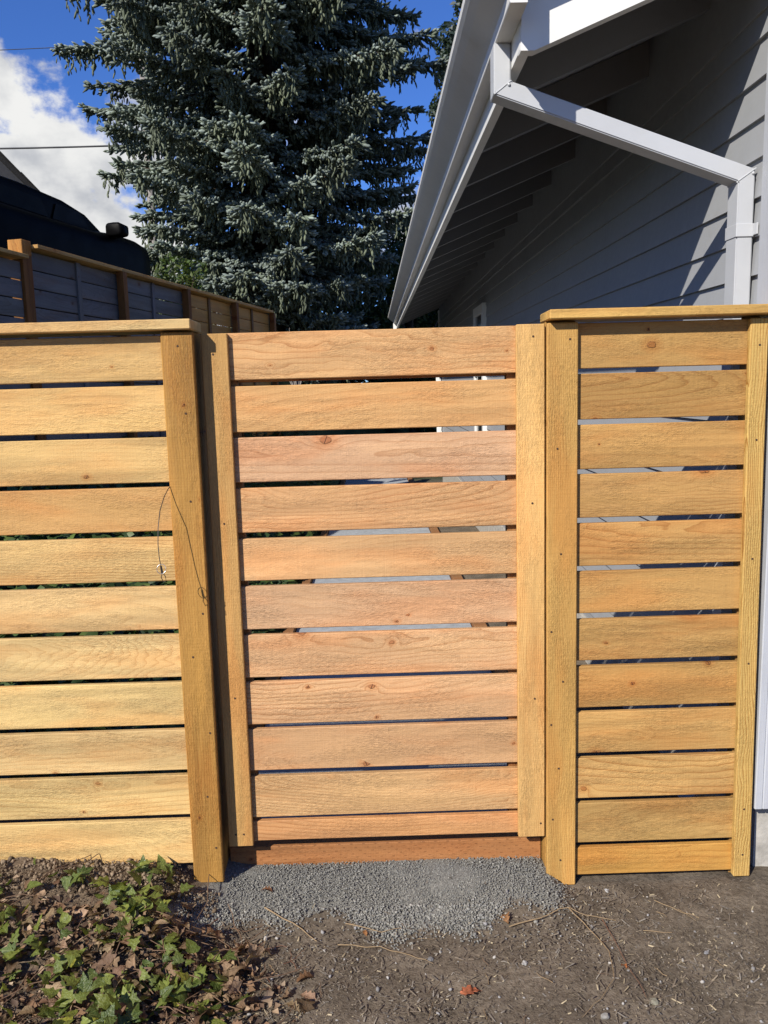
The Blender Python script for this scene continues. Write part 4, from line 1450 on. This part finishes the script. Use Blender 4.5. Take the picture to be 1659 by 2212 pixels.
dead_m = [leaf_mesh('dead_leaf', OAK, M_DEAD, 0.5, 0.5, 4, .07), leaf_mesh('dead_leaf', OVAL, M_DEAD, 0.7, 0.35, 5, .06), leaf_mesh('dead_leaf', MAPLE, M_DEAD, 0.35, 0.7, 6, .09), leaf_mesh('dead_leaf', OAK, M_DEAD, -0.45, -0.4, 7, .08)]
maple_m = leaf_mesh('maple_leaf', MAPLE, M_DEAD, 0.12, 0.15, 8, .02)


def ivy_edge(y):
    """right-hand limit of the ivy for a given y"""
    return np.interp(y, [-0.80, -0.62, -0.45, -0.30, -0.16, -0.06], [-0.34, -0.36, -0.40, -0.50, -0.60, -0.62])


def place_leaf(name, me, parent, x, y, z, s, rr, tilt, color=(1, 1, 1, 1), yaw=None):
    o = bpy.data.objects.new(name, me)
    o.scale = (s, s, s)
    o.rotation_euler = Euler((rr.gauss(0, tilt), rr.gauss(-0.15, tilt), rr.uniform(0, 6.28) if yaw is None else yaw), 'XYZ')
    o.location = (x, y, z)
    o.color = color
    link(o, parent)
    return o


def ivy_front():
    rr = random.Random(31)
    specs = [((-1.15, -0.42), 'sprawling ivy with glossy lobed leaves at the foot of the pale fence boards', 290, (-1.40, -0.78)),
             ((-0.62, -0.42), 'sparser ivy trailing over brown dead leaves towards the gravel', 270, (-0.78, -0.34)),
             ((-1.75, -0.42), 'ivy patch spreading along the fence away from the gate', 200, (-2.1, -1.40))]
    for (cx, cy), label, n, (xa, xb) in specs:
        root = empty('ivy_plant', (cx, cy, hz(cx, cy)))
        tagp(root, label, 'ivy')
        k = 0
        rl = root.location
        while k < n:
            x = rr.uniform(xa, xb); y = rr.uniform(-0.80, -0.12)
            if x > ivy_edge(y) + rr.uniform(-.10, .03): continue
            # clumps and bare patches
            if math.sin(x * 17 + 1.3) * math.sin(y * 19 + 0.6) + rr.uniform(-.8, .8) < -0.35: continue
            if y > -0.20 and rr.random() < 0.62: continue
            z = hz(x, y) + 0.012 + rr.random() ** 1.5 * 0.055
            c = rr.uniform(.8, 1.25)
            yel = rr.random() < 0.12
            col = (c * (1.6 if yel else 1), c * (1.3 if yel else 1), c * .9, 1)
            place_leaf('leaf', rr.choice(ivy_m), root, x - rl.x, y - rl.y, z - rl.z, rr.uniform(0.023, 0.052), rr, 0.5, col)
            k += 1
        for q in range(30):
            x = rr.uniform(xa, xb); y = rr.uniform(-.7, -.2)
            a = rr.uniform(0, 6.28)
            P = []
            for s in range(7):
                P.append((x - rl.x, y - rl.y, hz(x, y) + 0.018 + rr.uniform(0, .018) - rl.z))
                a += rr.uniform(-.5, .5)
                x += 0.04 * math.cos(a); y += 0.04 * math.sin(a)
            tube('stem', P, 0.0013, M_STEM, root, 5)
    # two upright leaves against the bottom board
    for (x, y, z, s, yaw) in ((-0.735, -0.105, 0.135, 0.060, 1.6), (-0.665, -0.10, 0.13, 0.045, 0.4), (-0.90, -0.15, 0.13, 0.05, 2.0)):
        root = empty('ivy_sprig', (x, y, hz(x, y)))
        tagp(root, {-0.735: 'tall upright ivy sprig standing against the lowest pale board', -0.665: 'low ivy sprig beside the foot of the dark post', -0.90: 'ivy sprig rising from the crumbly soil bank'}[x], 'ivy')
        for q in range(4):
            o = bpy.data.objects.new('leaf', ivy_m[q % 3]); o.scale = (s * rr.uniform(.7, 1.1),) * 3
            o.rotation_euler = (rr.uniform(-.5, .5), -1.1 + 0.45 * q * rr.uniform(.6, 1), yaw + q * 1.7)
            o.location = (0.01 * math.cos(q * 2), 0.01 * math.sin(q * 2), 0.012 + 0.008 * q)
            c = rr.uniform(.8, 1.3); o.color = (c, c, c, 1)
            link(o, root)


M_STEM = simple('vine_stem', (0.14, 0.085, 0.05), 0.7, 0, 0.3, 60, 0.3, 0.2)
M_STRAW = simple('dry_straw', (0.25, 0.175, 0.095), 0.7, 0, 0.3, 60, 0.25, 0.2)
M_ROOT = simple('reddish_root', (0.16, 0.075, 0.045), 0.7, 0, 0.3, 60, 0.3, 0.2)
ivy_front()


def dead_leaves():
    rr = random.Random(41)
    n = 0
    while n < 290:
        y = rr.uniform(-0.80, -0.14)
        x = rr.uniform(-1.25, float(ivy_edge(y)) + 0.20)
        e = float(ivy_edge(y))
        if x > e and rr.random() < (x - e) / 0.20: continue
        if x < -0.85 and rr.random() < 0.5: continue
        if y > -0.25 and rr.random() < 0.8: continue
        c = rr.uniform(.55, 1.3)
        o = place_leaf('fallen_leaf', rr.choice(dead_m), None, x, y, hz(x, y) + 0.012 + rr.random() * 0.014, rr.uniform(0.026, 0.062), rr, 0.35, (c, c * rr.uniform(.85, 1.05), c * .95, 1))
        shp = {0: 'upward-curled lobed', 1: 'folded oval', 2: 'crumpled five-pointed', 3: 'arched lobed'}[dead_m.index(o.data)]
        tone = 'dark brown' if c < 0.80 else ('mid brown' if c < 1.05 else 'pale tan')
        siz = 'small' if o.scale[0] < 0.038 else ('medium' if o.scale[0] < 0.050 else 'large')
        whr = 'beside the gravel' if x > -0.52 else ('below the soil bank' if y > -0.33 else 'deep among the ivy')
        tagp(o, f'{siz} {shp} {tone} dead leaf {whr}', 'leaf', 'dead leaves littered through the ivy')
        n += 1
    for (x, y, s, col, lab) in ((0.188, -0.482, 0.050, (2.0, 0.95, 0.8, 1), 'reddish maple leaf lying flat on the bare dirt'),
                                (0.62, -0.40, 0.022, (2.2, 1.2, 0.7, 1), 'small orange leaf on the dirt beside the long curved root'),
                                (-0.345, -0.075, 0.036, (1.15, .85, .75, 1), 'brown oak leaf on the gravel near the left side of the gate'),
                                (0.345, -0.215, 0.050, (1.1, .8, .6, 1), 'crumpled tan leaf at the lower edge of the gravel'),
                                (-0.06, -0.25, 0.024, (1.9, 1.3, .8, 1), 'small yellow leaf scrap where gravel meets dirt'),
                                (-0.20, -0.40, 0.050, (1.0, .85, .75, 1), 'large crumpled brown leaf on the dirt past the ivy')):
        o = place_leaf('fallen_leaf', maple_m if 'maple' in lab else dead_m[0], None, x, y, hz(x, y) + 0.010, s, rr, 0.12, col, yaw=rr.uniform(0, 6))
        tagp(o, lab, 'leaf')


dead_leaves()


def litter():
    r_ = np.random.default_rng(15)
    n = 5200
    y = r_.uniform(-0.85, -0.13, n)
    e = ivy_edge(y)
    x = r_.uniform(-1.42, 0.0, n)
    ok = x < e + 0.16 * r_.random(n) ** 1.5
    ok &= r_.random(n) < (1 - sst(-0.30, -0.17, y)) + 0.05
    x, y = x[ok], y[ok]
    n = len(x)
    P = np.stack([x, y, height(x, y) + 0.006 + 0.012 * r_.random(n)], -1)
    nrm = np.stack([r_.normal(0, .5, n), r_.normal(0, .5, n), np.ones(n)], -1); nrm /= np.linalg.norm(nrm, axis=1, keepdims=True)
    t = np.cross(nrm, r_.normal(size=(n, 3))); t /= np.linalg.norm(t, axis=1, keepdims=True)
    bt = np.cross(nrm, t)
    s_ = 0.004 + 0.016 * r_.random(n) ** 2
    V = np.zeros((n, 5, 3))
    for k, (a, b, c) in enumerate(((-1, -.2, 0), (-.1, -.7, .3), (1, .1, 0), (.2, .6, .35), (0, 0, -.15))):
        V[:, k] = P + t * (s_ * a * r_.uniform(.7, 1.2, n))[:, None] + bt * (s_ * b * r_.uniform(.6, 1.2, n))[:, None] + nrm * (s_ * c)[:, None]
    F = (np.array([[0, 1, 4], [1, 2, 4], [2, 3, 4], [3, 0, 4]])[None] + (np.arange(n) * 5)[:, None, None]).reshape(-1, 3)
    cols = np.array([(0.17, 0.10, 0.055), (0.10, 0.062, 0.04), (0.27, 0.19, 0.12), (0.075, 0.05, 0.035), (0.33, 0.25, 0.17)])
    C = np.repeat(cols[r_.choice(5, n, p=[.3, .25, .2, .15, .1])] * r_.uniform(.75, 1.25, (n, 1)), 5, 0)
    o = mesh_np('leaf_litter', V.reshape(-1, 3), F, M_CHIP, colors=C)
    tagp(o, 'broken brown leaf litter under the ivy', 'leaf litter', kind='stuff')


litter()


def twig(pts, r0, mat, label, group=None):
    P = []
    rr = random.Random(len(pts) * 7 + int(pts[0][0] * 1000))
    for i in range(len(pts) - 1):
        a, b2 = Vector(pts[i] + (0,)), Vector(pts[i + 1] + (0,))
        for k in range(3):
            p = a.lerp(b2, k / 3)
            p.x += rr.uniform(-.003, .003); p.y += rr.uniform(-.003, .003)
            P.append((p.x, p.y, hz(p.x, p.y) + 0.007 + rr.uniform(0, .005)))
    p = pts[-1]
    P.append((p[0], p[1], hz(*p) + 0.008))
    n = len(P)
    o = tube('twig', P, [r0 * 0.75 * (1 - 0.6 * i / n) for i in range(n)], mat, None, 5)
    tagp(o, label, 'twig', group)


twig([(0.345, -0.235), (0.44, -0.21), (0.535, -0.165), (0.58, -0.19), (0.66, -0.215)], 0.0028, M_STRAW, 'forked pale root lying across the dirt in front of the right post')
twig([(0.535, -0.165), (0.575, -0.25), (0.60, -0.35), (0.585, -0.45), (0.53, -0.52), (0.47, -0.58)], 0.0020, M_STRAW, 'long curved straw-coloured root sweeping over the dirt')
twig([(0.62, -0.21), (0.63, -0.33), (0.64, -0.44), (0.645, -0.52)], 0.0016, M_ROOT, 'thin reddish root running straight towards the fence')
twig([(-0.36, -0.14), (-0.27, -0.20), (-0.20, -0.265)], 0.0032, M_STRAW, 'straight tan stick on the edge between dead leaves and gravel')
twig([(-0.14, -0.285), (-0.02, -0.30), (0.06, -0.335), (0.12, -0.37)], 0.0020, M_STRAW, 'pale stalk lying along the lower edge of the gravel')
twig([(-0.12, -0.20), (-0.02, -0.24), (0.04, -0.225)], 0.0022, M_STRAW, 'short bent stem at the foot of the gravel')
twig([(0.80, -0.13), (0.86, -0.19), (0.90, -0.215)], 0.0016, M_STRAW, 'thin straw near the house end of the fence')
twig([(0.72, -0.27), (0.80, -0.275)], 0.0018, M_STRAW, 'short straight straw on open dirt')
rr = random.Random(77)
for k in range(60):
    y = rr.uniform(-0.74, -0.16)
    x = float(ivy_edge(y)) + rr.uniform(-0.22, 0.20)
    a = rr.uniform(0, 6.28); L = rr.uniform(0.04, 0.13)
    b_ = a + rr.uniform(-.6, .6)
    tm = rr.choice((M_STRAW, M_STEM, M_ROOT))
    twig([(x, y), (x + L * .5 * math.cos(a), y + L * .5 * math.sin(a)), (x + L * .5 * (math.cos(a) + math.cos(b_)), y + L * .5 * (math.sin(a) + math.sin(b_)))], rr.uniform(0.001, 0.002),
         tm, ('long ' if L > 0.085 else 'short ') + {M_STRAW: 'straw-coloured', M_STEM: 'grey-brown', M_ROOT: 'reddish'}[tm] + (' twig lying towards the gravel' if y > -0.42 else ' twig lying on dead leaves at the edge of the dirt'), 'twigs littering the edge of the ivy')
for k in range(22):
    y = rr.uniform(-0.75, -0.12); x = rr.uniform(0.0, 1.05)
    if y > -0.26 and x < 0.55: continue
    a = rr.uniform(0, 6.28); L = rr.uniform(0.025, 0.07)
    tm = rr.choice((M_STRAW, M_STEM))
    twig([(x, y), (x + L * math.cos(a), y + L * math.sin(a))], rr.uniform(0.0007, 0.0014), tm, ('pale' if tm is M_STRAW else 'brown') + (' longer' if L > 0.048 else ' short') + ' dry straw lying on the open dirt', 'straws scattered on the dirt')


# single stones that stand out on the dirt
def stone(x, y, r, col, seed, label):
    r_ = np.random.default_rng(seed)
    bm = bmesh.new()
    bmesh.ops.create_icosphere(bm, subdivisions=2, radius=r)
    for v in bm.verts:
        d = 0.75 + 0.5 * (mnoise.noise(Vector(v.co) / r * 1.3 + Vector((seed * 3.1, 0, 0))) + 0.5)
        v.co = Vector((v.co.x * d * 1.2, v.co.y * d * 0.9, v.co.z * d * 0.7))
    me = bpy.data.meshes.new('stone')
    bm.to_mesh(me); bm.free()
    me.materials.append(simple('stone_%d' % seed, col, 0.85, 0, 0.2, 90, 0.3, 0.6, 0.002))
    o = obj('stone', me, None, (x, y, hz(x, y) + r * 0.40), (0, 0, seed))
    tagp(o, label, 'stone')


stone(0.366, -0.375, 0.0085, (0.30, 0.29, 0.27), 1, 'pale lumpy stone on open dirt below the gravel')
stone(0.662, -0.533, 0.0110, (0.17, 0.16, 0.12), 2, 'olive grey stone near the end of the long curved root')
stone(0.527, -0.574, 0.0100, (0.20, 0.19, 0.17), 3, 'flat grey stone in front of the olive grey one')
stone(0.428, -0.212, 0.0065, (0.24, 0.23, 0.20), 4, 'tan pebble beside the forked pale root')
stone(0.676, -0.061, 0.0065, (0.30, 0.295, 0.285), 5, 'light pebble under the lowest board of the golden fence panel')
stone(0.114, -0.348, 0.0080, (0.13, 0.125, 0.12), 6, 'dark grey stone in the dirt below the middle of the gate')
stone(0.863, -0.357, 0.0060, (0.22, 0.22, 0.225), 7, 'small blue-grey pebble on the dirt near the house')
